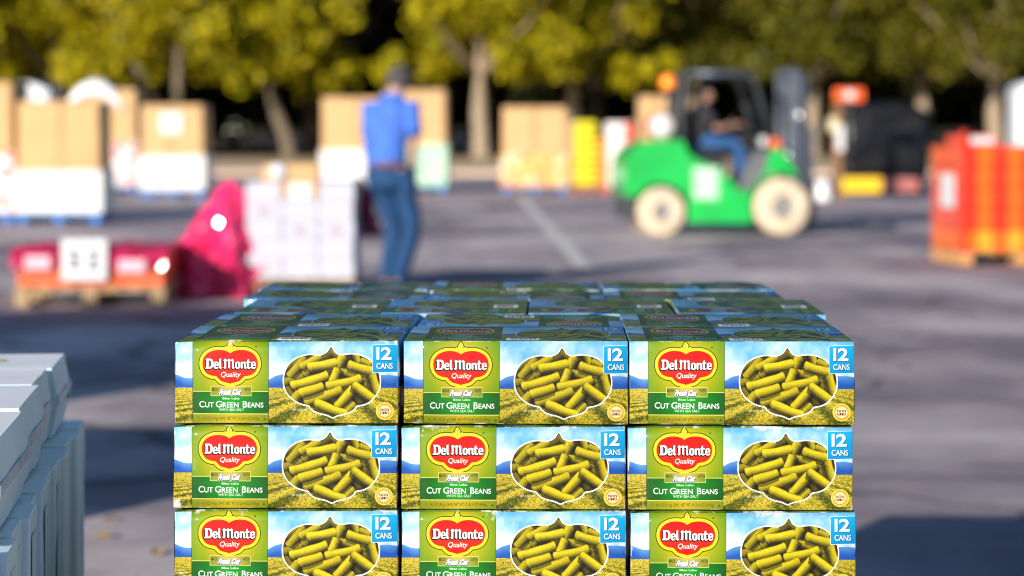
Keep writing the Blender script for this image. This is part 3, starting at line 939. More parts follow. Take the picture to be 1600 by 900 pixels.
for i, (s, d) in enumerate(spans):
    off = [.009, 0, -.012, -.004][i]
    x, y = wpt(s, off)
    t = thing('white_carton', wl[i], 'carton', (x, y, ZW - .118), wrot, 'white cartons on top of the left stack')
    obj('body', white_carton(.62, d - .006, .118, i), None, t)
    ring = B()
    for k in range(28):
        a0, a1 = 2 * math.pi * k / 28, 2 * math.pi * (k + 1) / 28
        pts = [(-.13 + math.cos(a) * rr, d / 2 + math.sin(a) * rr * .62, .1195) for a, rr in ((a0, .042), (a1, .042), (a1, .034), (a0, .034))]
        ring.faces.new([ring.verts.new(p) for p in pts])
    obj('oval_print', ring, M_gold, t)
    tp = B()
    for k in range(5):
        y0, y1 = d * k / 5 + .002, d * (k + 1) / 5 - .004
        add_box(tp, .0112, .0128, y0, y1, .118 * .47, .118 * .60)
    obj('tape_seam', tp, M_tape, t)
    if i == 3:
        gm = mat('green_print', (.05, .55, .38), .6)
        obj('green_mark', box_bm(.009, .0135, .19, .235, .045, .058), gm, t)
ZL = ZW - .121
Y0 = -.62
names = ['nearest', 'second', 'third', 'fourth', 'fifth', 'sixth', 'seventh', 'eighth', 'ninth', 'tenth', 'eleventh', 'twelfth', 'farthest']
s = -.68
for i in range(13):
    d = .113 if i % 3 else .124
    off = .030 + [.003, -.006, .004, -.003, .007, -.004, .003, -.006, .0, .003, -.004, .005, .0][i]
    x, y = wpt(s, off)
    h = ZL - .145 - [.004, 0, .006, .002, 0, .005, .001, .004, .002, .003, 0, .004, .001][i]
    t = thing('upright_carton', f'tall narrow white carton, {names[i]} in the row below the white cartons at the left edge', 'carton', (x, y, .145), wrot, 'tall narrow white cartons at the left edge')
    b = B()
    add_box(b, -.62, 0, 0, d - .007, 0, h)
    bmesh.ops.subdivide_edges(b, edges=[e for e in b.edges if abs(e.verts[0].co.z - e.verts[1].co.z) > .1], cuts=10)
    rr = random.Random(i + 50)
    for v in b.verts:
        if v.co.x > -.01: v.co.x += rr.uniform(-.0014, .0014); v.co.y += rr.uniform(-.0012, .0012)
    bevel(b, .002, 1)
    obj('body', b, M_side_shade, t)
    if i % 2 == 0 or i in (3, 7):
        obj('text_panel', box_bm(.0014, .0019, .022, d - .036, h * .25, h - .03), M_text, t)
    s += d
xp, yp = wpt(-.34, .02)
pallet('wooden pallet under the white carton stack at the left edge', *((Vector(wpt(-.66, 0)) + Vector((-.31 * math.cos(wrot), -.31 * math.sin(wrot))))), wrot, .66, 1.50, M_wood)
# ------------------------------------------------------------------ cardboard bins on blue pallets
M_card = mat('brown_cardboard', (.60, .37, .17), .8, var=.06, scale=2.5, bump=.1, bscale=10)
M_tapeb = mat('brown_parcel_tape', (.50, .29, .12), .35, var=.1, coat=.3)
M_card_in = mat('cardboard_inside', (.34, .21, .10), .9, var=.1, scale=3)
M_paper = mat('white_paper', (.66, .66, .68), .6, var=.03)
def print_pattern(name, cols, scale=9.0, rows=1.0):
    m = bpy.data.materials.new(name); m.use_nodes = True
    nt = m.node_tree; b = nt.nodes['Principled BSDF']
    tc = nt.nodes.new('ShaderNodeTexCoord')
    mp = nt.nodes.new('ShaderNodeMapping'); mp.inputs['Scale'].default_value = (1, 1, rows)
    nt.links.new(tc.outputs['Object'], mp.inputs['Vector'])
    v = nt.nodes.new('ShaderNodeTexVoronoi'); v.inputs['Scale'].default_value = scale
    nt.links.new(mp.outputs[0], v.inputs['Vector'])
    sep = nt.nodes.new('ShaderNodeSeparateColor'); nt.links.new(v.outputs['Color'], sep.inputs[0])
    r = nt.nodes.new('ShaderNodeValToRGB'); r.color_ramp.interpolation = 'CONSTANT'
    e = r.color_ramp.elements
    e[0].position = 0; e[0].color = cols[0][1] + (1,)
    e[1].position = cols[1][0]; e[1].color = cols[1][1] + (1,)
    for p, c in cols[2:]:
        x = e.new(p); x.color = c + (1,)
    nt.links.new(sep.outputs[0], r.inputs['Fac']); nt.links.new(r.outputs[0], b.inputs['Base Color'])
    b.inputs['Roughness'].default_value = .6
    return m
M_low_white = print_pattern('white_bin_print', [(0, (.72, .71, .71)), (.86, (.70, .70, .60)), (.95, (.52, .62, .64))], 7)
M_low_red = print_pattern('red_and_white_bin_print', [(0, (.72, .68, .68)), (.52, (.72, .36, .33)), (.78, (.62, .05, .05))], 9, 1.6)
M_low_teal = print_pattern('teal_bin_print', [(0, (.36, .58, .44)), (.40, (.50, .66, .50)), (.72, (.18, .48, .40)), (.9, (.55, .62, .28))], 8)
M_low_orange = print_pattern('orange_bin_print', [(0, (.72, .34, .09)), (.34, (.74, .52, .14)), (.6, (.74, .66, .50)), (.78, (.70, .20, .08))], 10)

def bin_(label, pxl, pxr, Y, top, zl, low, rot=0.0, d=1.08, notice=None, liner=False, tilt=0.0, plabel=None):
    x = (PX(pxl, Y) + PX(pxr, Y)) / 2; w = PX(pxr, Y) - PX(pxl, Y)
    zt = PZ(top, Y)
    pallet(plabel or ('blue pallet under the ' + label.split(' with ')[0]), x, Y, rot, w * .98, d, M_blue, 'blue pallets under the cardboard bins', 'blue_pallet')
    t = thing('cardboard_bin', label, 'bin', (x, Y, .1425), rot, 'cardboard produce bins across the lot')
    z0, z1 = 0.0, zt - .1425; zl -= .1425
    b = B(); th = .014; hw = w / 2
    # four walls with a little bow, open on top
    def wall(p, q, name_):
        (xa, ya), (xb, yb) = p, q
        n = 8
        g = []
        nx, ny = (yb - ya), -(xb - xa); L = math.hypot(nx, ny); nx /= L; ny /= L
        for j in range(7):
            row = []
            for i in range(n + 1):
                s_, tt = i / n, j / 6
                bow = .022 * math.sin(math.pi * s_) * math.sin(math.pi * min(1, .15 + tt * .85)) * (1 if j < 6 else .5)
                row.append((xa + (xb - xa) * s_ + nx * bow, ya + (yb - ya) * s_ + ny * bow, z0 + (z1 - z0) * tt))
            g.append(row)
        o_ = [[b.verts.new(c) for c in row] for row in g]
        i_ = [[b.verts.new((c[0] - nx * th, c[1] - ny * th, c[2])) for c in row] for row in g]
        for j in range(6):
            for i in range(n):
                f = b.faces.new((o_[j][i], o_[j][i + 1], o_[j + 1][i + 1], o_[j + 1][i])); f.smooth = True
                b.faces.new((i_[j][i + 1], i_[j][i], i_[j + 1][i], i_[j + 1][i + 1])).material_index = 1
        for i in range(n): b.faces.new((o_[6][i], o_[6][i + 1], i_[6][i + 1], i_[6][i]))
    c = .05   # cut corners
    cs = [(-hw + c, 0), (hw - c, 0), (hw, c), (hw, d - c), (hw - c, d), (-hw + c, d), (-hw, d - c), (-hw, c)]
    for k in range(8): wall(cs[k], cs[(k + 1) % 8], 'w')
    add_box(b, -hw + .03, hw - .03, .03, d - .03, z1 * .55, z1 * .56, mi=1)
    obj('sleeve', b, [M_card, M_card_in], t)
    # printed lower skirt with a scalloped upper edge
    rr = random.Random(int(pxl))
    def skirt(wd):
        top_ = []
        n = max(6, int(wd / .085))
        for i in range(n * 2 + 1):
            top_.append((-wd / 2 + wd * i / (n * 2), zl + (.028 if i % 2 else -.012) + rr.uniform(-.012, .012)))
        return [(-wd / 2, 0.002), (wd / 2, 0.002)] + list(reversed(top_))
    b = B()
    add_prism(b, skirt(w + .052), -.040, -.026)
    add_prism(b, skirt(w + .052), d + .026, d + .040)
    for sgn in (-1, 1):
        bb = B(); add_prism(bb, skirt(d + .05), -.007, .007)
        M = Matrix.Translation((sgn * (hw + .033), d / 2, 0)) @ Matrix.Rotation(math.radians(90), 4, 'Z')
        bmesh.ops.transform(bb, matrix=M, verts=bb.verts)
        tmp = bpy.data.meshes.new('tmp'); bb.to_mesh(tmp); bb.free(); b.from_mesh(tmp); bpy.data.meshes.remove(tmp)
    obj('printed_skirt', b, low, t)
    obj('tape_strip', box_bm(-.03 + .1 * rr.uniform(-1, 1), .035, -.030, -.0245, zl + .03, z1 - .002), M_tapeb, t)
    if notice:
        a, bx_, c_, d_ = notice
        nx0, nx1 = PX(a, Y) - x, PX(bx_, Y) - x
        obj('paper_notice', box_bm(nx0, nx1, -.037, -.0325, PZ(d_, Y) - .1425, PZ(c_, Y) - .1425), M_paper, t)
    if liner:
        b = B(); n = 18
        ri, ro, dep = [], [], []
        cxl = PX(148, Y) - x; hwid = PX(190, Y) - PX(147, Y)
        rows = []
        for i in range(n + 1):
            s_ = -1 + 2 * i / n
            zz = PZ(160, Y) - .1425 + (PZ(126, Y) - PZ(160, Y)) * (1 - s_ * s_) * 1.0
            th_ = (PZ(126, Y) - PZ(150, Y)) * (.62 + .38 * (1 - s_ * s_))
            xx = cxl + s_ * hwid
            wob = .015 * math.sin(i * 2.3)
            rows.append([b.verts.new((xx, -.05 + wob, zz - th_)), b.verts.new((xx, -.10 + wob, zz - th_ * .5)), b.verts.new((xx, -.06, zz)), b.verts.new((xx, .25, zz + .03)), b.verts.new((xx, .30, zz - th_)),])
        for p, q in zip(rows, rows[1:]):
            for k in range(5): 
                f = b.faces.new((p[k], q[k], q[(k + 1) % 5], p[(k + 1) % 5])); f.smooth = True
        b.faces.new(rows[0]); b.faces.new(list(reversed(rows[-1])))
        obj('plastic_liner', b, mat('white_liner_plastic', (.80, .81, .85), .35, var=.05, coat=.2), t)
    return t

bin_('cardboard bin cut off by the left edge of the picture with a red printed skirt', -118, 19, 30.3, 128, .94, M_low_red)
bin_('nearest tall cardboard bin on the left with a plain white skirt', 27, 156, 30.3, 158, .70, M_low_white, rot=.03)
bin_('tall cardboard bin with a white arched liner half hidden behind the nearest bin', 112, 212, 45.5, 139, 1.0, M_low_red, liner=True, plabel='blue pallet under the tall bin with the white arched liner')
bin_('cardboard bin right of the arched liner with a square white paper notice', 221, 317, 42.3, 164, .77, M_low_white, notice=(250, 284, 176, 209))
bin_('cardboard bin left of the man in the blue shirt with a white skirt', 503, 598, 45.0, 152, .86, M_low_white)
bin_('cardboard bin right behind the man in the blue shirt with a pale teal skirt', 599, 696, 45.6, 140, .98, M_low_teal, rot=-.02)
bin_('cardboard bin between the pale trunk and the yellow sacks with an orange printed skirt', 786, 885, 44.8, 167, .76, M_low_orange)
bin_('cardboard bin mostly hidden behind the forklift tail with a red and white skirt', 1000, 1055, 47.5, 150, .9, M_low_red)
# the small carton lying on the white carton load is built with that load

# ------------------------------------------------------------------ stack of yellow sacks, stack of red and white cases
M_yellow = mat('yellow_sack_plastic', (.80, .66, .02), .45, var=.14, scale=7, bump=.4, bscale=14, dist=.01, coat=.2)
M_orange = mat('orange_sack_plastic', (.80, .34, .03), .45, var=.14, scale=7, bump=.4, bscale=14, dist=.01, coat=.2)
M_redpal = mat('red_pallet_paint', (.48, .13, .10), .7, var=.2, scale=5)
M_case_w = mat('white_case_board', (.80, .74, .72), .55, var=.05)
M_case_r = mat('red_case_board', (.70, .07, .03), .5, var=.12)
Yk = 44.8
pallet('red pallet under the yellow sacks', (PX(893, Yk) + PX(945, Yk)) / 2, Yk, 0, .66, 1.0, M_redpal, None, 'red_pallet')
pallet('red pallet under the red and white cases beside the forklift', (PX(944, Yk) + PX(989, Yk)) / 2 + .02, Yk + .05, 0, .58, 1.0, M_redpal, None, 'red_pallet')
def sack_mesh(w, d, h, m, seed):
    b = B(); add_box(b, -w / 2, w / 2, 0, d, 0, h)
    bmesh.ops.subdivide_edges(b, edges=b.edges, cuts=5, use_grid_fill=True)
    off = Vector((seed * 3.1, seed, 0))
    for v in b.verts:
        x, y, z = v.co.x / (w / 2), (v.co.y - d / 2) / (d / 2), (v.co.z - h / 2) / (h / 2)
        k = 1 - .10 * (abs(x) ** 3 + abs(y) ** 3) * abs(z) ** 2
        v.co.x *= (1 - .07 * abs(z) ** 3); v.co.y = d / 2 + (v.co.y - d / 2) * (1 - .07 * abs(z) ** 3)
        v.co.z = h / 2 + (v.co.z - h / 2) * (1 - .18 * max(abs(x), abs(y)) ** 4)
        v.co += mnoise.noise_vector(v.co * 7 + off) * .008
    for f in b.faces: f.smooth = True
    return mesh_from('sack', b, m)
sy = [sack_mesh(.47, .95, .165, M_yellow, k) for k in range(2)]
so = sack_mesh(.17, .95, .165, M_orange, 7)
zz = .143
for k in range(8):
    x0 = PX(895, Yk)
    if k < 8:
        o = obj('yellow_sack', sy[k % 2], None, None, (x0 + .235 + .012 * math.sin(k * 2.2), Yk - .01 + .01 * math.cos(k * 1.7), zz))
        tag(o, f'bright yellow sack, {[0, "second", "third", "fourth", "fifth", "sixth", "seventh"][k]} from the bottom of the yellow stack' if 0 < k < 7 else ('lowest yellow sack of the yellow stack' if k == 0 else 'topmost yellow sack, standing higher than the orange ones'), 'sack', 'yellow sacks stacked on the red pallet')
    if k < 6:
        o = obj('orange_sack', so, None, None, (x0 + .57 + .01 * math.sin(k * 1.3), Yk, zz))
        tag(o, ['lowest', 'second lowest', 'third lowest', 'third from top', 'second from top', 'topmost'][k] + ' orange sack in the column right of the yellow sacks', 'sack', 'orange sacks beside the yellow ones')
    zz += .162
for k in range(5):
    h = .25
    o = thing('display_case', ['lowest', 'second lowest', 'middle', 'second highest', 'topmost'][k] + ' red and white case in the stack behind the forklift tail', 'case', (PX(967, Yk) + .02, Yk + .06, .143 + k * .2535), 0, 'red and white cases behind the forklift tail')
    obj('case_body', box_bm(-.27, .27, 0, .9, 0, h, bev=.006), M_case_w, o)
    obj('red_band', box_bm(.08, .2705, -.003, .9, .02 if k < 4 else .002, h - .02), M_case_r, o)

# ------------------------------------------------------------------ the low red load on the left, its sign, and the magenta film
M_redcrate = mat('orange_red_crate', (.74, .12, .03), .5, var=.18, scale=4, coat=.2)
M_film = bpy.data.materials.new('magenta_film'); M_film.use_nodes = True
_b = M_film.node_tree.nodes['Principled BSDF']
_n = M_film.node_tree.nodes.new('ShaderNodeTexNoise'); _n.inputs['Scale'].default_value = 7; _n.inputs['Detail'].default_value = 4
_r = M_film.node_tree.nodes.new('ShaderNodeValToRGB'); _r.color_ramp.elements[0].position = .35; _r.color_ramp.elements[1].position = .7
_r.color_ramp.elements[0].color = (.58, .004, .075, 1); _r.color_ramp.elements[1].color = (.92, .05, .22, 1)
_tc = M_film.node_tree.nodes.new('ShaderNodeTexCoord')
M_film.node_tree.links.new(_tc.outputs['Object'], _n.inputs['Vector']); M_film.node_tree.links.new(_n.outputs['Fac'], _r.inputs['Fac'])
M_film.node_tree.links.new(_r.outputs[0], _b.inputs['Base Color'])
_b.inputs['Roughness'].default_value = .16; _b.inputs['Coat Weight'].default_value = .6; _b.inputs['Coat Roughness'].default_value = .05
_b.inputs['Transmission Weight'].default_value = 0.0
_b.inputs['Subsurface Weight'].default_value = 0.0
Yr = 16.0
xr_ = PX(140, Yr)
pallet('raw wooden pallet under the low red crates on the left', xr_, Yr, .02, 1.06, .95, M_wood)
cr = B(); cw = .335
add_box(cr, -cw / 2, cw / 2, 0, .9, 0, .02)
for z0, z1 in ((.02, .085), (.095, .16), (.17, .235)):
    add_box(cr, -cw / 2, cw / 2, 0, .016, z0, z1); add_box(cr, -cw / 2, cw / 2, .884, .9, z0, z1)
    add_box(cr, -cw / 2, -cw / 2 + .016, .017, .883, z0, z1); add_box(cr, cw / 2 - .016, cw / 2, .017, .883, z0, z1)
for xx in (-cw / 2 + .02, cw / 2 - .02):
    add_box(cr, xx - .02, xx + .02, -.010, -.001, 0, .236)
crm = mesh_from('crate', cr, M_redcrate)
for k, nm in enumerate(('left', 'middle', 'right')):
    o = obj('red_crate', crm, None, None, (xr_ - .345 + k * .345, Yr + .02, .143), .02)
    tag(o, f'low orange red slatted crate, {nm} one of three under the magenta film', 'crate', 'low red crates on the left pallet')
def film_sheet(W, D, seed, amp, over):
    b = B(); nx, ny = 34, 26
    off = Vector((seed, seed * 2, 0))
    g = []
    for j in range(ny + 1):
        row = []
        for i in range(nx + 1):
            x = -W / 2 + W * i / nx; y = -over + (D + 2 * over) * j / ny
            drop = 0
            if y < 0: drop = -y * 1.0
            if y > D: drop = (y - D)
            yy = min(max(y, -.028), D + .01)
            p = Vector((x, yy, -drop))
            n = mnoise.noise_vector(Vector((x, y, 0)) * 9 + off) * amp + mnoise.noise_vector(Vector((x, y, 0)) * 24 + off) * amp * .5
            p += Vector((n.x * .6, -abs(n.y) * .6 if y <= 0 else n.y * .3, abs(n.z) * 1.5 + .012))
            row.append(b.verts.new(p))
        g.append(row)
    for j in range(ny):
        for i in range(nx):
            b.faces.new((g[j][i], g[j][i + 1], g[j + 1][i + 1])); b.faces.new((g[j][i], g[j + 1][i + 1], g[j + 1][i]))
    bmesh.ops.solidify(b, geom=list(b.faces), thickness=.004)
    return b
o = obj('magenta_wrap', film_sheet(1.10, .9, 3.3, .03, .13), M_film, None, (xr_, Yr + .02, .384), .02)
tag(o, 'crumpled magenta plastic film spread over the low red crates', 'plastic film')
sg = thing('paper_sign', 'white paper sign with dark marks fixed to the front of the red crates', 'sign', (xr_ - .03, Yr - .055, .19), .02)
obj('sheet', box_bm(-.158, .158, -.003, .003, 0, .29), M_paper, sg)
M_ink = mat('grey_ink', (.06, .06, .12), .6)
for grp in (((-.075, -.03, .145, .16), (-.075, -.062, .115, .145), (-.07, -.028, .112, .124), (-.04, -.025, .085, .115), (-.08, -.03, .075, .087)),
                       ((.03, .08, .145, .158), (.066, .08, .115, .145), (.035, .075, .108, .120), (.030, .043, .08, .108), (.03, .085, .07, .083))):
    mk = B()
    for x0, x1, z0, z1 in grp:
        add_box(mk, x0 * 1.25, x1 * 1.25, -.0045, -.003, (z0 - .11) * 1.5 + .13, (z1 - .11) * 1.5 + .142)
    obj('lettering', mk, M_ink, sg)

for a, b2, c, d_, nm in ((40, 80, 399, 421, 'left'), (186, 228, 405, 425, 'right')):
    o = obj('pink_label', box_bm(PX(a, Yr), PX(b2, Yr), -.004, .004, PZ(d_, Yr), PZ(c, Yr), bev=.0), mat('pale_pink_label', (.78, .42, .50), .5, var=.08), None, (0, Yr - .035, 0))
    tag(o, f'pale pink label on the {nm} red crate', 'label')

# white cartons with film hanging off both sides
Yw = 16.9
M_wcart = mat('bright_carton_board', (.49, .49, .58), .6, var=.05, scale=4, bump=.08)
M_logo = mat('faded_red_logo', (.40, .30, .34), .6)
M_mint = mat('mint_board', (.48, .72, .68), .6)
xl, xr2 = PX(384, Yw), PX(553, Yw)
ww = (xr2 - xl)
pallet('raw wooden pallet under the white cartons with the magenta wrap', (xl + xr2) / 2, Yw, 0, ww, .80, M_wood)
cwid = ww / 3; chg = .143
cm = mesh_from('carton_body', box_bm(-cwid / 2 + .002, cwid / 2 - .002, 0, .78, 0, chg - .002, bev=.004, seg=1), M_wcart)
lg = B()
for k in range(16):
    a0, a1 = k / 16 * 2 * math.pi, (k + 1) / 16 * 2 * math.pi
    lg.faces.new([lg.verts.new((math.cos(a) * q, -.002, chg / 2 + math.sin(a) * q * .6)) for a, q in ((a0, .055), (a1, .055), (a1, .034), (a0, .034))])
add_box(lg, -.03, .03, -.003, -.0015, chg / 2 - .008, chg / 2 + .008)
lgm = mesh_from('logo', lg, M_logo)
rown = ['bottom', 'second', 'middle', 'fourth', 'top']
for j in range(5):
    for k, nm in enumerate(('left', 'middle', 'right')):
        if j == 4 and k == 1:
            z = .143 + j * chg
            t = thing('open_carton', 'orange ended carton with a mint panel set in the top row of the white cartons', 'carton', (xl + cwid * 1.5, Yw, z))
            obj('body', box_bm(-cwid / 2 + .002, cwid / 2 - .002, 0, .78, 0, chg - .004, bev=.004, seg=1), M_wcart, t)
            for sx in (-1, 1): obj('end_flap', box_bm(sx * .112 - .022, sx * .112 + .022, -.006, .0, .03, chg - .008), mat('orange_flap', (.55, .25, .07), .7), t)
            obj('mint_panel', box_bm(-.085, .085, -.006, 0, .03, chg - .012), M_mint, t)
            continue
        t = thing('white_case', f'white case, {nm} one in the {rown[j]} row of the load with the magenta wrap', 'carton', (xl + cwid * (k + .5) + .004 * math.sin(j * 3 + k), Yw + .006 * math.cos(j + k * 2), .143 + j * chg), 0, 'white cases with the magenta wrap')
        obj('case_body', cm, None, t)
        if (j, k) in ((2, 1), (2, 2), (0, 0), (3, 0)): obj('logo', lgm, None, t)
zt_ = .143 + 5 * chg
t = thing('cardboard_tray', 'shallow brown cardboard tray lying on top of the white cases', 'tray', (PX(452, Yw), Yw + .05, zt_), .02)
bt = B(); tw = .205
add_box(bt, -tw, tw, 0, .40, 0, .008)
for a in ((-tw, tw, 0, .008, .009, .125), (-tw, tw, .392, .40, .009, .125), (-tw, -tw + .008, .0085, .3915, .009, .125), (tw - .008, tw, .0085, .3915, .009, .125)): add_box(bt, *a)
obj('body', bt, M_card, t)
pl = B(); add_lathe(pl, [(0, 0), (.05, 0), (.065, .015), (.06, .03), (0, .034)], 20, Matrix.Translation((-.09, -.002, .075)) @ Matrix.Rotation(math.radians(90), 4, 'X'))
obj('round_highlight', pl, M_paper, t)  # pale disc put in for a round highlight on the tray

def heap(base_l, base_r, apex_px, apex_py, base_py, Y, seed, depth):
    b = B(); n, m_ = 90, 44
    bx = (PX(base_l, Y) + PX(base_r, Y)) / 2; hw = (PX(base_r, Y) - PX(base_l, Y)) / 2
    ax = PX(apex_px, Y); az = PZ(apex_py, Y)
    rings = []
    for j in range(m_ + 1):
        t_ = j / m_
        ring = []
        for i in range(n):
            a = 2 * math.pi * i / n
            r_ = (1 - t_ ** 1.3) ** .72 * .93 + .12
            fold = 1 + .13 * math.sin(a * 7 + t_ * 4 + seed) * (1 - t_ * .4)
            p = Vector((bx + (ax - bx) * t_ ** 1.2 + math.cos(a) * hw * r_ * fold, Y + depth / 2 + math.sin(a) * depth / 2 * r_ * fold, .01 + az * t_))
            q = p * 9 + Vector((seed, 0, 0)); q2 = p * 26 + Vector((0, seed, 0))
            p += mnoise.noise_vector(q) * .065 * (.45 + .55 * (1 - t_)) + mnoise.noise_vector(q2) * .030 + mnoise.noise_vector(p * 60) * .008
            p.z = max(.004, p.z)
            ring.append(b.verts.new(p))
        rings.append(ring)
    for A, Bq in zip(rings, rings[1:]):
        for i in range(n):
            i2 = (i + 1) % n
            b.faces.new((A[i], A[i2], Bq[i2])); b.faces.new((A[i], Bq[i2], Bq[i]))
    b.faces.new(rings[-1]); b.faces.new(list(reversed(rings[0])))
    return b
o = obj('magenta_film_heap', heap(254, 394, 352, 290, 480, 16.72, 1.7, .56), M_film)
tag(o, 'tall crumpled heap of shiny magenta film leaning on the left side of the white cases', 'plastic film')
o = obj('magenta_film_tail', heap(548, 588, 560, 308, 372, 17.5, 4.4, .35), mat('dark_magenta_film', (.26, .004, .06), .25, var=.3, coat=.4))
for v in o.data.vertices:                                   # this one hangs: only the upper part is wide
    v.co.z = .42 + v.co.z * .62
tag(o, 'dark magenta film bunched on the right side of the white cases', 'plastic film')

# ------------------------------------------------------------------ orange and red produce load at the right edge
Yo = 20.9
xo0 = PX(1456, Yo)
M_or = mat('orange_carton', (.84, .13, .005), .4, var=.15, scale=5, coat=.5, bump=.3, bscale=9, dist=.01)
M_rd = mat('scarlet_carton', (.74, .030, .008), .4, var=.15, scale=5, coat=.5, bump=.3, bscale=9, dist=.01)
M_yl = mat('amber_carton', (.82, .34, .02), .45, var=.15, scale=5, coat=.4)
rl = math.radians(7)
load = thing('produce_load', 'tall shrink wrapped load of orange and red produce cartons at the right edge', 'pallet load', (PX(1504, Yo), Yo, 0), rl)
Wl, Dl = 1.16, .95
for k in range(3): obj('runner', box_bm([.0, .53, 1.06][k], [.10, .63, 1.16][k], 0, Dl, .003, .10, bev=.004, seg=1), mat('amber_runner_wood', (.62, .30, .10), .8), load)
for k in range(6): obj('deck_board', box_bm(k * .2 + .01, k * .2 + .15, 0, Dl, .1005, .122, bev=.002, seg=1), M_wood, load)
nz = 5; hz_ = (PZ(228, Yo) - .125) / nz
ms_ = {}
for nm, m_ in (('r', M_rd), ('o', M_or), ('y', M_yl)):
    b = box_bm(.003, .142, 0, Dl * .5 - .004, 0.002, hz_ - .002, bev=.012, seg=2)
    ms_[nm] = mesh_from('carton', b, m_)
for j in range(nz):
    for k in range(8):
        c = 'y' if j == 0 and k % 2 else ('o' if k % 2 == 1 or (j == 0) else 'r')
        obj('carton', ms_[c], None, load, (k * .145 + .004 * math.sin(j * 3.1 + k), .004 * math.cos(j * 2 + k * 1.9), .124 + j * hz_))
        if k in (0, 7) or j == nz - 1: obj('carton', ms_[c], None, load, (k * .145 + .004 * math.sin(j * 1.1 + k), Dl * .5 + .002, .124 + j * hz_))
        elif j >= 0: obj('carton', ms_[c], None, load, (k * .145, Dl * .5 + .002, .124 + j * hz_))
zt2 = .124 + nz * hz_
obj('carton', box_bm(.02, .36, .1, .55, zt2 + .001, zt2 + .10, bev=.012), M_rd, load)
obj('white_label', box_bm(.10, .33, .09, .0985, zt2 + .02, zt2 + .085), M_paper, load)
obj('white_label', box_bm(-.010, -.004, .22, .62, .52, .84), M_paper, load)
obj('corner_post', box_bm(-.012, .03, -.012, .03, .124, zt2 + .14), M_rd, load)

# ------------------------------------------------------------------ black wrapped load, signpost, portable toilet
M_black = mat('black_stretch_wrap', (.004, .0045, .007), .40, var=.4, scale=3, bump=.5, bscale=7, dist=.02, coat=.05, spec=.3)
M_yskid = mat('yellow_skid_paint', (.82, .50, .01), .5, var=.1)
M_rskid = mat('dull_red_skid_paint', (.42, .13, .12), .6, var=.2)
Yb = 43.5
xb0, xb1 = PX(1318, Yb), PX(1452, Yb)
bl_ = thing('black_wrapped_load', 'tall load wrapped in black film on a yellow and red skid', 'pallet load', ((xb0 + xb1) / 2, Yb, 0))
b = B(); hw = (xb1 - xb0) / 2; ztb = PZ(160, Yb)
add_box(b, -hw, hw, 0, 1.2, .36, ztb)
bmesh.ops.subdivide_edges(b, edges=b.edges, cuts=9, use_grid_fill=True)
for v in b.verts:
    v.co += mnoise.noise_vector(v.co * 2.2) * .05 + mnoise.noise_vector(Vector((v.co.x * 2, v.co.y * 2, v.co.z * 11))) * .018
    if v.co.z > ztb - .5 and v.co.x > hw * .5: v.co.z -= (v.co.x - hw * .5) * .45
for f in b.faces: f.smooth = True
obj('wrap', b, M_black, bl_)
obj('yellow_skid', box_bm(-hw - .06, -hw + .72, -.08, .2, .06, .355, bev=.02), M_yskid, bl_)
obj('red_skid', box_bm(-hw + .74, hw - .2, -.04, .2, .08, .335, bev=.02), M_rskid, bl_)
for xx in (-hw + .1, 0, hw - .1): obj('runner', box_bm(xx - .06, xx + .06, .21, 1.15, .0, .355), M_black, bl_)
M_brown = mat('brown_post_paint', (.20, .10, .04), .7, var=.2)
M_sig = mat('orange_red_sign_paint', (.85, .12, .02), .4, var=.06)
Ys = 41.0
sp = thing('signpost', 'brown post carrying an orange red board left of the black wrapped load', 'sign', (PX(1308, Ys), Ys, 0))
obj('post', box_bm(-.085, .085, -.06, .06, .045, PZ(163, Ys), bev=.008), M_brown, sp)
obj('base_plate', box_bm(-.26, .2, -.18, .18, 0, .045, bev=.008), M_brown, sp)
obj('board', box_bm(PX(1303, Ys) - PX(1308, Ys), PX(1350, Ys) - PX(1308, Ys), -.05, .05, PZ(159, Ys), PZ(138, Ys), bev=.03, seg=3), M_sig, sp)
obj('reflector', box_bm(PX(1320, Ys) - PX(1308, Ys), PX(1333, Ys) - PX(1308, Ys), -.056, -.05, PZ(155, Ys), PZ(142, Ys)), M_paper, sp)
obj('notice', box_bm(-.02, .11, -.07, -.062, PZ(236, Ys), PZ(196, Ys)), M_paper, sp)
obj('notice', box_bm(-.16, .0, -.078, -.072, PZ(205, Ys), PZ(184, Ys)), mat('cream_card', (.70, .58, .36), .6), sp)
bc = B(); add_lathe(bc, [(0, 0), (.16, 0), (.16, .03), (.13, .30), (.11, .34), (0, .35)], 20)
o = obj('white_glint_bucket', bc, mat('white_glint_plastic', (.80, .80, .80), .35, coat=.3), None, (PX(1283, 41.0), 40.8, 0)); tag(o, 'small white glint stand-in shaped like an upturned bucket on the ground in front of the signpost', 'bucket')  # white shape standing in for a bright glint near the ground

M_toi = mat('white_toilet_plastic', (.72, .73, .76), .5, var=.04, bump=.05)
def toilet(label, x, y, h):
    t = thing('portable_toilet', label, 'toilet', (x, y, 0))
    obj('skid', box_bm(-.55, .55, 0, 1.15, 0, .12, bev=.01), M_black, t)
    obj('cabin', box_bm(-.53, .53, .02, 1.13, .122, h - .2, bev=.02), M_toi, t)
    d_ = obj('door', box_bm(-.38, .38, -.01, .018, .2, h - .35, bev=.01), mat('grey_white_door_plastic', (.62, .64, .68), .5), t)
    obj('handle', box_bm(.28, .33, -.03, -.0105, 1.0, 1.14), M_black, d_)
    pr = [(-.57, h - .2)] + [(-.57 + 1.14 * k / 14, h - .198 + .2 * math.sin(math.pi * k / 14) + .03) for k in range(15)] + [(.57, h - .2)]
    b = B(); add_prism(b, pr, -.03, 1.18); obj('roof', b, M_toi, t)
    b = B(); add_tube(b, [(.3, .9, h - .3), (.3, .9, h + .25)], .05, 10); obj('vent_pipe', b, M_black, t)
    return t
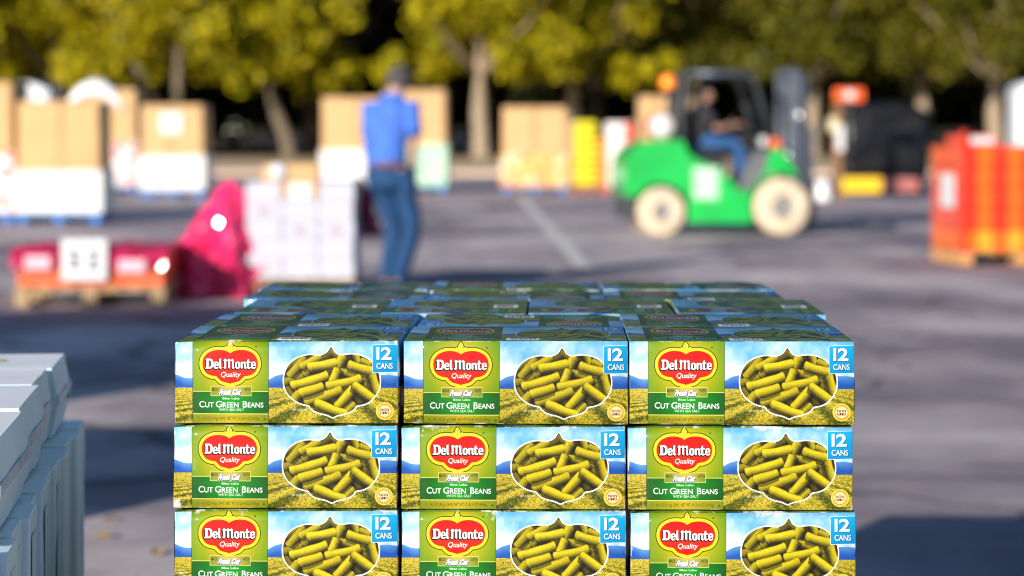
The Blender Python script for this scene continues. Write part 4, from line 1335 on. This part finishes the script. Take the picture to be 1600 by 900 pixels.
toilet('white portable toilet at the right edge behind the orange produce load', PX(1622, 58), 58, 2.5)
toilet('white portable toilet behind the two nearest bins on the left', PX(38, 52), 52, 2.32)

# ------------------------------------------------------------------ cars parked in the shade of the trees
M_glass = mat('dark_car_glass', (.02, .025, .03), .08, var=.1, coat=.5)
M_tyre_k = mat('black_tyre_rubber', (.02, .02, .02), .85)
M_rim = mat('silver_rim', (.5, .5, .52), .3, .8)
def wheel_bm(r, w):
    b = B()
    prof = [(r * .58, -w / 2), (r * .92, -w / 2), (r, -w * .32), (r, w * .32), (r * .92, w / 2), (r * .58, w / 2), (r * .58, -w / 2)]
    add_lathe(b, prof, 22, Matrix.Rotation(math.radians(90), 4, 'X'))
    return b
def rim_bm(r, w):
    b = B(); add_lathe(b, [(0, -w * .3), (r * .15, -w * .36), (r * .5, -w * .25), (r * .58, -w * .42), (r * .58, w * .42), (0, w * .4)], 18, Matrix.Rotation(math.radians(90), 4, 'X'))
    return b
def car(label, x, y, m, rot=0):
    t = thing('parked_car', label, 'car', (x, y, -.02), rot, 'cars parked in the shade under the trees')
    pr = [(-2.2, .35), (-2.22, .75), (-2.05, .92), (-1.2, 1.0), (1.1, 1.0), (1.9, .88), (2.15, .7), (2.18, .35), (1.72, .32)]
    pr += [(1.35 + .37 * math.cos(a), .32 + .37 * math.sin(a)) for a in np.linspace(.1, math.pi - .1, 8)]
    pr += [(-1.02, .28)] + [(-1.4 + .37 * math.cos(a), .32 + .37 * math.sin(a)) for a in np.linspace(.1, math.pi - .1, 8)]
    b = B(); add_prism(b, pr, -.86, .86); obj('body', b, m, t)
    cab = [(-1.75, .995), (-1.15, 1.40), (.35, 1.42), (1.15, .995)]
    b = B(); add_prism(b, cab, -.72, .72); obj('roof', b, m, t)
    for q in ([(-1.45, 1.03), (-1.05, 1.34), (-.35, 1.36), (-.35, 1.03)], [(-.27, 1.03), (-.27, 1.36), (.28, 1.36), (.92, 1.03)]):
        b = B(); add_prism(b, q, -.735, .735); obj('window', b, M_glass, t)
    for xx in (-1.4, 1.35):
        for yy in (-.76, .76):
            w_ = obj('wheel', wheel_bm(.32, .2), M_tyre_k, t, (xx, yy, .32)); obj('rim', rim_bm(.32, .2), M_rim, w_)
    for yy in (-.6, .6): obj('headlight', box_bm(2.08, 2.185, yy - .16, yy + .16, .62, .74, bev=.02), M_paper, t)
    for yy in (-.6, .6): obj('tail_light', box_bm(-2.235, -2.15, yy - .16, yy + .16, .66, .82, bev=.02), M_case_r, t)
    return t
M_carblue = mat('dark_blue_car_paint', (.03, .07, .20), .3, coat=.8, var=.05)
M_cargrey = mat('dark_grey_car_paint', (.06, .065, .07), .3, coat=.8, var=.05)
M_carsil = mat('silver_car_paint', (.35, .37, .40), .3, coat=.8, var=.05)
struct('back_road', sheet(-60, 60, 118.5, 124, -.012, 4, 1), M_asphalt)
car('dark blue car in the tree shade seen left of the bins behind the man', PX(440, 121), 121, M_carblue)
car('blue car in the tree shade left of the tall bare pale trunk', PX(690, 121), 121.2, M_carblue, math.pi)
car('dark grey car in the tree shade right of the bin with the paper notice', PX(345, 121) - 1.6, 120.6, M_cargrey)
car('dark grey car in the tree shade right of the black wrapped load', PX(1500, 121), 121, M_cargrey)
# ------------------------------------------------------------------ people
M_skin = mat('skin', (.50, .27, .19), .5, var=.06, scale=20)
M_hair = mat('dark_grey_hair', (.06, .055, .055), .8, var=.3, scale=60)
def loft(b, secs, n=20, cap=True):
    """secs: (x, y, z, rx, ry, yaw)"""
    rings = []
    for x, y, z, rx, ry, yaw in secs:
        c, s_ = math.cos(yaw), math.sin(yaw)
        ring = []
        for k in range(n):
            a = 2 * math.pi * k / n
            u, v = rx * math.cos(a), ry * math.sin(a)
            ring.append(b.verts.new((x + u * c - v * s_, y + u * s_ + v * c, z)))
        rings.append(ring)
    for A, C_ in zip(rings, rings[1:]):
        for k in range(n):
            f = b.faces.new((A[k], A[(k + 1) % n], C_[(k + 1) % n], C_[k])); f.smooth = True
    if cap:
        b.faces.new(list(reversed(rings[0]))); b.faces.new(rings[-1])
def wrinkle(b, amp, sc, seed):
    for v in b.verts: v.co += mnoise.noise_vector(v.co * sc + Vector((seed, 0, 0))) * amp

def figure(label, loc, J, yaw, m_shirt, m_trouser, torso, hips, short_sleeve=False, m_belt=None, m_shoe=None, collar=None):
    t = thing('person', label, 'person', loc)
    V3 = Vector
    pts, edges, rad = [], [], []
    def add(p, r, prev=None):
        pts.append(V3(p)); rad.append(r)
        if prev is not None: edges.append((prev, len(pts) - 1))
        return len(pts) - 1
    pel = add(J['pelvis'], .10)
    ch = add(J['chest'], .12, pel)
    nk = add(J['neck'], .055, ch)
    hd = V3(J['head'])
    up = (hd - V3(J['neck'])).normalized()
    f_ = V3(J['face']).normalized()
    jaw = add(hd - up * .075 + f_ * .012, .062, nk)
    h1 = add(hd, .082, jaw)
    add(hd + up * .07 - f_ * .012, .066, h1)
    ns = add(hd + f_ * .085 - up * .015, .022, h1); add(hd + f_ * .112 - up * .028, .011, ns)
    sd = f_.cross(up).normalized()
    for s in (-1, 1):
        e = add(hd + sd * s * .082 - up * .01, .018, h1); add(hd + sd * s * .094, .012, e)
    for s in ('l', 'r'):
        a = add(J['sh' + s], .055, ch); b_ = add(J['el' + s], .042, a); w = add(J['wr' + s], .030, b_)
        d = (V3(J['wr' + s]) - V3(J['el' + s])).normalized()
        pm = add(V3(J['wr' + s]) + d * .055, .034, w)
        side = d.cross(V3((0, 0, 1)));  side = side.normalized() if side.length > .1 else V3((1, 0, 0))
        nrm = side.cross(d).normalized()
        for q, L in ((-.030, .052), (-.010, .064), (.010, .060), (.030, .048)):
            k1 = add(V3(J['wr' + s]) + d * .095 + side * q, .010, pm)
            k2 = add(V3(J['wr' + s]) + d * (.095 + L * .55) + side * q * 1.1 - nrm * .012, .009, k1)
            add(V3(J['wr' + s]) + d * (.095 + L * .85) + side * q * 1.1 - nrm * .036, .008, k2)
        th = add(V3(J['wr' + s]) + d * .045 - side * .042 - nrm * .01, .011, pm); add(V3(J['wr' + s]) + d * .082 - side * .056 - nrm * .026, .009, th)
        hp = add(J['hp' + s], .085, pel); kn = add(J['kn' + s], .055, hp); an = add(J['an' + s], .040, kn)
        add(V3(J['an' + s]).lerp(V3(J['to' + s]), .75), .024, an)
    body = skin('body', pts, edges, rad, M_skin, t)
    # shirt: lofted torso and sleeves
    b = B()
    loft(b, torso)
    for s in ('l', 'r'):
        S_, E_, W_ = V3(J['sh' + s]), V3(J['el' + s]), V3(J['wr' + s])
        end = E_.lerp(W_, .12) if short_sleeve else E_.lerp(W_, .93)
        mid = [S_.lerp(V3(J['chest']), .35) + V3((0, 0, .02)), S_, S_.lerp(E_, .5), E_]
        r = [.07, .078, .066, .060]
        if short_sleeve: mid = mid[:3] + [S_.lerp(E_, .8)]; r = [.07, .082, .074, .070]
        else: mid.append(end); r.append(.046)
        add_tube(b, mid, r, 14)
    wrinkle(b, .014, 11, 2.0)
    obj('shirt', b, m_shirt, t)
    b = B()
    loft(b, hips)
    for s in ('l', 'r'):
        H_, K_, A__ = V3(J['hp' + s]), V3(J['kn' + s]), V3(J['an' + s])
        add_tube(b, [H_ + V3((0, 0, .05)), H_.lerp(K_, .35), K_.lerp(H_, .12), K_.lerp(A__, .25), K_.lerp(A__, .75), A__.lerp(K_, .06)], [.10, .092, .076, .072, .062, .066], 16)
    wrinkle(b, .012, 12, 5.0)
    obj('trousers', b, m_trouser, t)
    if m_belt:
        b = B(); x, y, z, rx, ry, yw = hips[-1]
        loft(b, [(x, y, z - .022, rx + .012, ry + .012, yw), (x, y, z + .02, rx + .010, ry + .010, yw)], 22)
        obj('belt', b, m_belt, t)
    for s in ('l', 'r'):
        A__, T_ = V3(J['an' + s]), V3(J['to' + s])
        d = (T_ - A__); d.z = 0; d.normalize()
        z0 = min(A__.z - .075, T_.z - .03)
        b = B()
        add_tube(b, [A__ - d * .065 + V3((0, 0, -.03)), A__ + d * .02 + V3((0, 0, -.028)), A__ + d * .10 + V3((0, 0, -.042)), A__ + d * .165 + V3((0, 0, -.048)), A__ + d * .20 + V3((0, 0, -.052))],
                 [.050, .062, .058, .052, .030], 12)
        for v in b.verts: v.co.z = max(v.co.z, A__.z - .08)
        obj('shoe', b, m_shoe, t)
    b = B()
    q = up.to_track_quat('Z', 'Y').to_matrix().to_4x4()
    add_lathe(b, [(0, .122), (.045, .115), (.082, .075), (.098, .02), (.094, -.035), (.07, -.07)], 22, Matrix.Translation(hd - f_ * .018 + up * .012) @ q)
    for v in b.verts:                                             # the hair line rises over the face
        rel = (v.co - hd)
        if rel.dot(f_) > .02 and rel.dot(up) < .05: v.co -= f_ * (rel.dot(f_) + .01)
    wrinkle(b, .006, 40, 1)
    obj('hair', b, M_hair, t)
    if collar:
        b = B(); n_ = V3(J['neck'])
        loft(b, [(n_.x, n_.y, n_.z - .045, .10, .088, yaw), (n_.x, n_.y, n_.z - .005, .082, .074, yaw), (n_.x, n_.y, n_.z + .018, .076, .07, yaw)], 20, cap=False)
        obj('collar', b, collar, t)
    return t
M_shirt = mat('royal_blue_shirt', (.055, .16, .60), .8, var=.16, scale=9, bump=.3, bscale=30)
M_coll = mat('light_blue_collar', (.22, .30, .74), .8)
M_jean = mat('blue_denim', (.007, .050, .145), .85, var=.22, scale=9, bump=.2, bscale=80)
M_belt = mat('brown_leather', (.16, .05, .03), .5)
M_shoe = mat('black_shoe_leather', (.015, .013, .015), .5)
yw = math.radians(-28)
Jm = dict(pelvis=(-.03, .02, .97), chest=(-.015, 0, 1.30), neck=(.02, .02, 1.505), head=(.065, .055, 1.605), face=(.72, .66, -.24),
          shl=(-.140, .06, 1.41), ell=(-.165, .13, 1.14), wrl=(-.10, .28, .96), shr=(.150, -.06, 1.42), elr=(.178, -.05, 1.14), wrr=(.165, .07, .93),
          hpl=(-.105, .05, .90), knl=(.035, .16, .50), anl=(-.05, .0, .085), tol=(.045, .14, .04),
          hpr=(.075, -.03, .90), knr=(.175, .06, .50), anr=(.045, -.08, .085), tor=(.15, .05, .04))
torso = [(-.03, .01, .955, .158, .118, yw), (-.035, .01, 1.02, .168, .128, yw), (-.035, .005, 1.12, .176, .132, yw), (-.025, 0, 1.25, .184, .136, yw), (-.01, 0, 1.36, .182, .130, yw),
         (.004, .005, 1.425, .160, .112, yw), (.012, .012, 1.475, .108, .088, yw), (.018, .018, 1.515, .070, .066, yw)]
hips = [(-.02, .01, .80, .155, .125, yw), (-.025, .01, .87, .168, .132, yw), (-.03, .01, .94, .160, .122, yw), (-.03, .01, .985, .156, .116, yw)]
figure('man in a blue shirt and jeans walking away with his head bowed', (PX(610, 17.1), 17.1, 0), Jm, yw, M_shirt, M_jean, torso, hips, True, M_belt, M_shoe, M_coll)

# ------------------------------------------------------------------ the green forklift and its driver
M_green = mat('bright_green_paint', (.010, .45, .075), .34, var=.16, scale=3, coat=.5)
M_dk = mat('dark_grey_steel', (.05, .055, .06), .45, .3, var=.15)
M_steel = mat('blue_grey_mast_steel', (.13, .15, .19), .4, .5, var=.15)
M_cream = mat('cream_solid_tyre', (.66, .53, .38), .85, var=.2, scale=6)
M_hub = mat('grey_hub_steel', (.28, .27, .26), .5, .4)
M_seat = mat('black_seat_vinyl', (.015, .015, .017), .5)
M_amber = bpy.data.materials.new('amber_beacon_glass'); M_amber.use_nodes = True
_q = M_amber.node_tree.nodes['Principled BSDF']; _q.inputs['Base Color'].default_value = (.95, .26, .01, 1); _q.inputs['Roughness'].default_value = .2
_q.inputs['Emission Color'].default_value = (1, .28, .01, 1); _q.inputs['Emission Strength'].default_value = .5
Yf = 26.9
fk = thing('forklift', 'bright green forklift with cream tyres facing right in the middle of the lot', 'forklift', (PX(1117, Yf), Yf + .52, 0), math.radians(6))
hwF = .52
def arc(cx, cz, r, a0, a1, n=10): return [(cx + r * math.cos(math.radians(a0 + (a1 - a0) * k / n)), cz + r * math.sin(math.radians(a0 + (a1 - a0) * k / n))) for k in range(n + 1)]
cwp = [(-1.10, .46), (-1.14, .62), (-1.135, .82), (-1.08, .97), (-.98, 1.07), (-.85, 1.12), (-.50, 1.13), (-.43, 1.12), (-.37, .98), (-.37, .60), (-.40, .44)] + arc(-.69, .29, .34, 32, 150)
b = B(); add_prism(b, cwp, -hwF, hwF); bevel(b, .025, 2); obj('counterweight', b, M_green, fk)
sdp = [(-.366, .15), (.37, .15)] + arc(.76, .34, .40, 208, 118, 8) + [(.44, .52), (.24, .50), (.12, .67), (-.01, .80), (-.22, .86), (-.366, .975)]
b = B(); add_prism(b, sdp, -hwF + .01, hwF - .01); bevel(b, .018, 2); obj('side_panel', b, M_green, fk)
cop = arc(.76, .34, .40, 118, 60, 6)
cop = [(.445, .53)] + [p for p in reversed(arc(.76, .34, .405, 64, 140, 8))] + [(.94, .74), (.80, .96), (.70, 1.03), (.63, 1.0), (.56, .76)]
b = B(); add_prism(cop and b, [(.45, .60)] + arc(.76, .34, .405, 140, 58, 8) + [(.93, .74), (.80, .96), (.70, 1.03), (.62, 1.0), (.55, .74)], -hwF + .02, hwF - .02); bevel(b, .014, 2); obj('front_cowl', b, M_green, fk)
obj('bumper', box_bm(-1.11, -.40, -.40, .40, .20, .455, bev=.02), M_dk, fk)
obj('floor_plate', box_bm(.12, .58, -.46, .46, .44, .50, bev=.006), M_dk, fk)
obj('belly', box_bm(-.40, .74, -.30, .30, .16, .52), M_dk, fk)
# white decal on the side: four lines
dec = obj('decal', box_bm(-.32, .0, -hwF - .002, -hwF + .0095, .42, .82), mat('pale_green_decal', (.30, .66, .36), .4), fk)
for k, (a, c) in enumerate(((-.29, -.06), (-.30, -.02), (-.27, -.05), (-.30, -.03))):
    z = .76 - k * .09
    obj('lettering_line', box_bm(a, c, -hwF - .005, -hwF - .002, z - .026, z + .024), M_paper, dec)
def tyre(r, w):
    b = B(); add_lathe(b, [(r * .40, -w * .5), (r * .86, -w * .5), (r * .97, -w * .4), (r, -w * .22), (r, w * .22), (r * .97, w * .4), (r * .86, w * .5), (r * .40, w * .5)], 32, Matrix.Rotation(math.radians(90), 4, 'X')); return b
def hub(r, w):
    b = B(); R = Matrix.Rotation(math.radians(90), 4, 'X')
    add_lathe(b, [(0, w * .46), (r * .12, w * .46), (r * .14, w * .40), (r * .36, w * .34), (r * .40, w * .42), (r * .42, w * .42), (r * .42, -w * .42), (0, -w * .4)], 24, R)
    for k in range(6):
        a = k * math.pi / 3
        add_lathe(b, [(0, w * .40), (.016, w * .40), (.016, w * .30)], 6, R @ Matrix.Translation((math.cos(a) * r * .25, math.sin(a) * r * .25, 0)))
    return b
for nm, xx, r, w in (('rear', -.69, .285, .22), ('front', .76, .34, .25)):
    for sgn in (-1, 1):
        w_ = obj('wheel', tyre(r, w), M_cream, fk, (xx, sgn * (hwF + .03 - w / 2), r), 0 if sgn < 0 else math.pi)
        obj('hub', hub(r, w), M_hub, w_)
b = B(); add_prism(b, [(.23, .52), (.44, .98), (.61, 1.0), (.56, .60), (.44, .53)], -hwF + .03, hwF - .03); bevel(b, .012, 2); obj('dash_panel', b, mat('grey_dash_plastic', (.13, .135, .145), .5), fk)
for k in range(6): obj('rear_grille_bar', box_bm(-.445, -.425, -.40 + k * .155, -.375 + k * .155, 1.12, 1.88), M_dk, fk)
# overhead guard
def bar(name, pts, r, m=M_dk, n=8, parent=fk):
    b = B(); add_tube(b, pts, r, n); return obj(name, b, m, parent)
for sgn in (-1, 1):
    y = sgn * .44
    bar('rear_pillar', [(-.42, y, 1.10), (-.44, y, 1.45), (-.40, y, 1.86), (-.34, y, 1.92)], .036)
    bar('front_pillar', [(.36, y, 1.92), (.43, y, 1.87), (.52, y, 1.55), (.70, y, .98)], .036)
    bar('guard_rail', [(-.34, y, 1.92), (.36, y, 1.92)], .036, M_steel)
for k in range(7): bar('roof_bar', [(-.34 + k * .115, -.43, 1.925), (-.34 + k * .115, .43, 1.925)], .018, M_steel, 6)
bar('beacon_stalk', [(-.42, -.40, 1.66), (-.60, -.40, 1.68), (-.60, -.40, 1.735)], .014)
b = B(); add_lathe(b, [(0, 0), (.075, 0), (.085, .04), (.085, .11), (.06, .16), (0, .175)], 18); obj('beacon', b, M_amber, fk, (-.60, -.40, 1.735))
b = B(); add_lathe(b, [(0, 0), (.09, .015), (.145, .06), (.15, .12), (.15, .58), (.145, .64), (.09, .69), (0, .70)], 22, Matrix.Rotation(math.radians(90), 4, 'X'))
tank = obj('gas_tank', b, mat('white_gas_tank_paint', (.72, .66, .66), .3, coat=.5), fk, (-.63, .35, 1.29))
b = B(); add_lathe(b, [(.152, .18), (.155, .2), (.155, .5), (.152, .52)], 22, Matrix.Rotation(math.radians(90), 4, 'X')); obj('tank_strap', b, M_case_r, tank)
seat = obj('seat', box_bm(-.36, .10, -.24, .24, .90, 1.02, bev=.04), M_seat, fk)
obj('backrest', box_bm(-.42, -.28, -.23, .23, 1.02, 1.50, bev=.045), M_seat, fk)
obj('hood', box_bm(-.365, .10, -.40, .40, .70, .90, bev=.02), M_dk, fk)
bar('steering_column', [(.58, .05, .92), (.40, .05, 1.22)], .03)
b = B()
for k in range(24):
    pass
add_tube(b, [(math.cos(2 * math.pi * k / 20) * .16, math.sin(2 * math.pi * k / 20) * .16, 0) for k in range(21)], .014, 8, cap=False)
for a in (0, 2.1, 4.2): add_tube(b, [(0, 0, 0), (math.cos(a) * .16, math.sin(a) * .16, 0)], .010, 6)
sw = obj('steering_wheel', b, M_seat, fk, (.39, .05, 1.235)); sw.rotation_euler = (0, math.radians(-34), 0)
for k in range(3): bar('control_lever', [(.56 + .0 * k, -.15 - .07 * k, .98), (.52, -.15 - .07 * k, 1.2)], .010)
obj('warning_lamp', box_bm(.62, .74, -.50, -.40, 1.035, 1.15, bev=.02), M_sig, fk)
obj('white_glint_block', box_bm(.50, .58, -.50, -.40, 1.06, 1.17, bev=.02), M_paper, fk)  # pale block put in for a white glint at the dash
# mast
for sgn in (-1, 1):
    obj('outer_channel', box_bm(.88, 1.02, sgn * .36 - .035, sgn * .36 + .035, .10, 1.96, bev=.006), M_steel, fk)
    obj('inner_channel', box_bm(1.0, 1.12, sgn * .27 - .03, sgn * .27 + .03, .12, 1.90, bev=.006), M_steel, fk)
    bar('lift_cylinder', [(.90, sgn * .24, .15), (.90, sgn * .24, 1.55)], .03, M_rim)
    bar('chain', [(1.0, sgn * .10, .3), (1.0, sgn * .10, 1.85)], .012, M_rim, 6)
    obj('fork', box_bm(1.165, 2.2, sgn * .26 - .06, sgn * .26 + .06, .06, .10, bev=.006), M_dk, fk)
    obj('fork_shank', box_bm(1.165, 1.21, sgn * .26 - .06, sgn * .26 + .06, .101, .62, bev=.006), M_dk, fk)
for z in (.16, .9, 1.90): obj('cross_member', box_bm(.91, .975, -.32, .32, z, z + .09), M_steel, fk)
for z in (.20, .56): obj('carriage_plate', box_bm(1.122, 1.16, -.45, .45, z, z + .10, bev=.006), M_dk, fk)
for k in range(6): obj('load_guard_bar', box_bm(1.125, 1.155, -.44 + k * .17, -.41 + k * .17, .661, 1.25), M_steel, fk)
obj('load_guard_bar', box_bm(1.123, 1.157, -.45, .47, 1.251, 1.29), M_steel, fk)
for y in (-.42, .42):
    b = B(); add_lathe(b, [(0, -.03), (.075, -.03), (.095, .02), (.095, .04), (0, .045)], 18, Matrix.Rotation(math.radians(90), 4, 'Y')); obj('headlamp', b, M_rim, fk, (.96, y, 1.42))
# driver: lies in forklift space, sits on its seat
M_dshirt = mat('black_work_shirt', (.02, .02, .026), .85, var=.2, bump=.3, bscale=30)
M_djean = mat('mid_blue_denim', (.02, .085, .24), .85, var=.18, bump=.2, bscale=80)
Jd = dict(pelvis=(-.16, 0, 1.09), chest=(-.14, 0, 1.38), neck=(-.10, 0, 1.57), head=(-.07, 0, 1.68), face=(.95, -.25, -.15),
          shl=(-.13, .19, 1.50), ell=(.02, .24, 1.26), wrl=(.27, .12, 1.29), shr=(-.13, -.19, 1.50), elr=(.03, -.25, 1.26), wrr=(.27, -.09, 1.31),
          hpl=(-.13, .09, 1.09), knl=(.32, .12, 1.08), anl=(.40, .12, .62), tol=(.52, .12, .56), hpr=(-.13, -.09, 1.09), knr=(.31, -.15, 1.10), anr=(.37, -.15, .62), tor=(.50, -.15, .56))
ydr = math.radians(90)
tors = [(-.16, 0, 1.05, .165, .125, ydr), (-.155, 0, 1.18, .18, .13, ydr), (-.145, 0, 1.34, .195, .132, ydr), (-.135, 0, 1.45, .19, .115, ydr), (-.125, 0, 1.53, .125, .085, ydr), (-.11, 0, 1.575, .07, .064, ydr)]
hps = [(-.15, 0, 1.025, .17, .14, ydr), (-.15, 0, 1.08, .17, .14, ydr), (-.155, 0, 1.12, .16, .125, ydr)]
Mf = fk.matrix_basis.copy()
dr = figure('forklift driver in a black shirt and blue jeans sitting at the wheel', (0, 0, 0), Jd, ydr, M_dshirt, M_djean, tors, hps, True, None, M_shoe)
dr.location = fk.location; dr.rotation_euler = fk.rotation_euler

# ------------------------------------------------------------------ unseen loads and truck added left of the picture to throw shade on the asphalt
def shadow_load(label, x, y, w, d, h, rot=0.0):
    t = thing('shadow_carton_load', label, 'pallet load', (x, y, 0), rot, 'unseen carton loads added for their shadows')
    nx, nz = 3, max(3, int(h / .24)); bw, bh = w / nx, (h - .145) / nz
    me = mesh_from('carton', box_bm(.003, bw - .003, 0, d, .002, bh - .002, bev=.004, seg=1), M_card)
    for j in range(nz):
        for k in range(nx): obj('carton', me, None, t, (-w / 2 + k * bw, .004 * math.sin(k + 2 * j), .145 + j * bh))
    obj('pallet_base', box_bm(-w / 2, w / 2, 0, d, 0, .144), M_wood, t)
for i, (x, y, w, d, h) in enumerate(((-3.05, 5.2, 1.1, 1.0, 1.05), (-4.5, 6.9, 1.1, 1.2, 1.3))):
    shadow_load(['nearest', 'farther'][i] + ' unseen brown carton load added for its shadow, left of the picture', x, y, w, d, h, .05 * i)
M_van = mat('white_van_paint', (.72, .72, .72), .35, coat=.5, var=.04)
van = thing('shadow_truck', 'unseen white box truck added for its shadow, left of the picture', 'truck', (-6.35, 4.7, 0))  # out of view, added and sized for the shadow it casts
obj('cargo_box', box_bm(-1.15, 1.15, 0, 3.3, .75, 2.6, bev=.03), M_van, van)
obj('chassis', box_bm(-.9, .9, .05, 4.6, .42, .745), M_dk, van)
b = B(); bm_pts = [(0, .0)]
add_box(b, -1.0, 1.0, 3.38, 4.75, .62, 1.95); bevel(b, .12, 3); obj('cab', b, M_van, van)
obj('windscreen', box_bm(-.85, .85, 4.74, 4.765, 1.25, 1.8), M_glass, van)
for yy in (.8, 4.0):
    for sgn in (-1, 1):
        w_ = obj('wheel', wheel_bm(.42, .26), M_tyre_k, van, (sgn * .95, yy, .42), math.radians(90)); obj('rim', rim_bm(.42, .26), M_rim, w_)

# ------------------------------------------------------------------ a few fallen leaves on the asphalt in front
M_fall = mat('dry_yellow_leaf', (.45, .30, .07), .7, var=.3)
rl_ = random.Random(8)
for i, (px, py) in enumerate(((158, 842), (176, 815), (245, 868))):
    Y = FPX * CAM_Z / (py - HORIZON); x = PX(px, Y)
    b = B(); L = rl_.uniform(.035, .06)
    ps = [(-L, 0, .006), (-L * .3, L * .45, .012), (L * .5, L * .38, .016), (L, 0, .010), (L * .5, -L * .40, .020), (-L * .3, -L * .45, .010)]
    vs_ = [b.verts.new(p) for p in ps]; c_ = b.verts.new((0, 0, .005))
    for k in range(6): b.faces.new((vs_[k], vs_[(k + 1) % 6], c_))
    o = obj('fallen_leaf', b, M_fall, None, (x, Y, .002), rl_.uniform(0, 6))
    tag(o, 'dry yellow leaf lying on the asphalt ' + ['beside the left carton stack', 'just past the left carton stack', 'nearest the green bean stack on its left', 'right of the top bean cartons', 'right of the bean stack, farther out', 'near the right edge of the picture', 'in the shade behind the left carton stack', 'farthest out right of the bean stack'][i], 'leaf', 'fallen leaves on the asphalt')
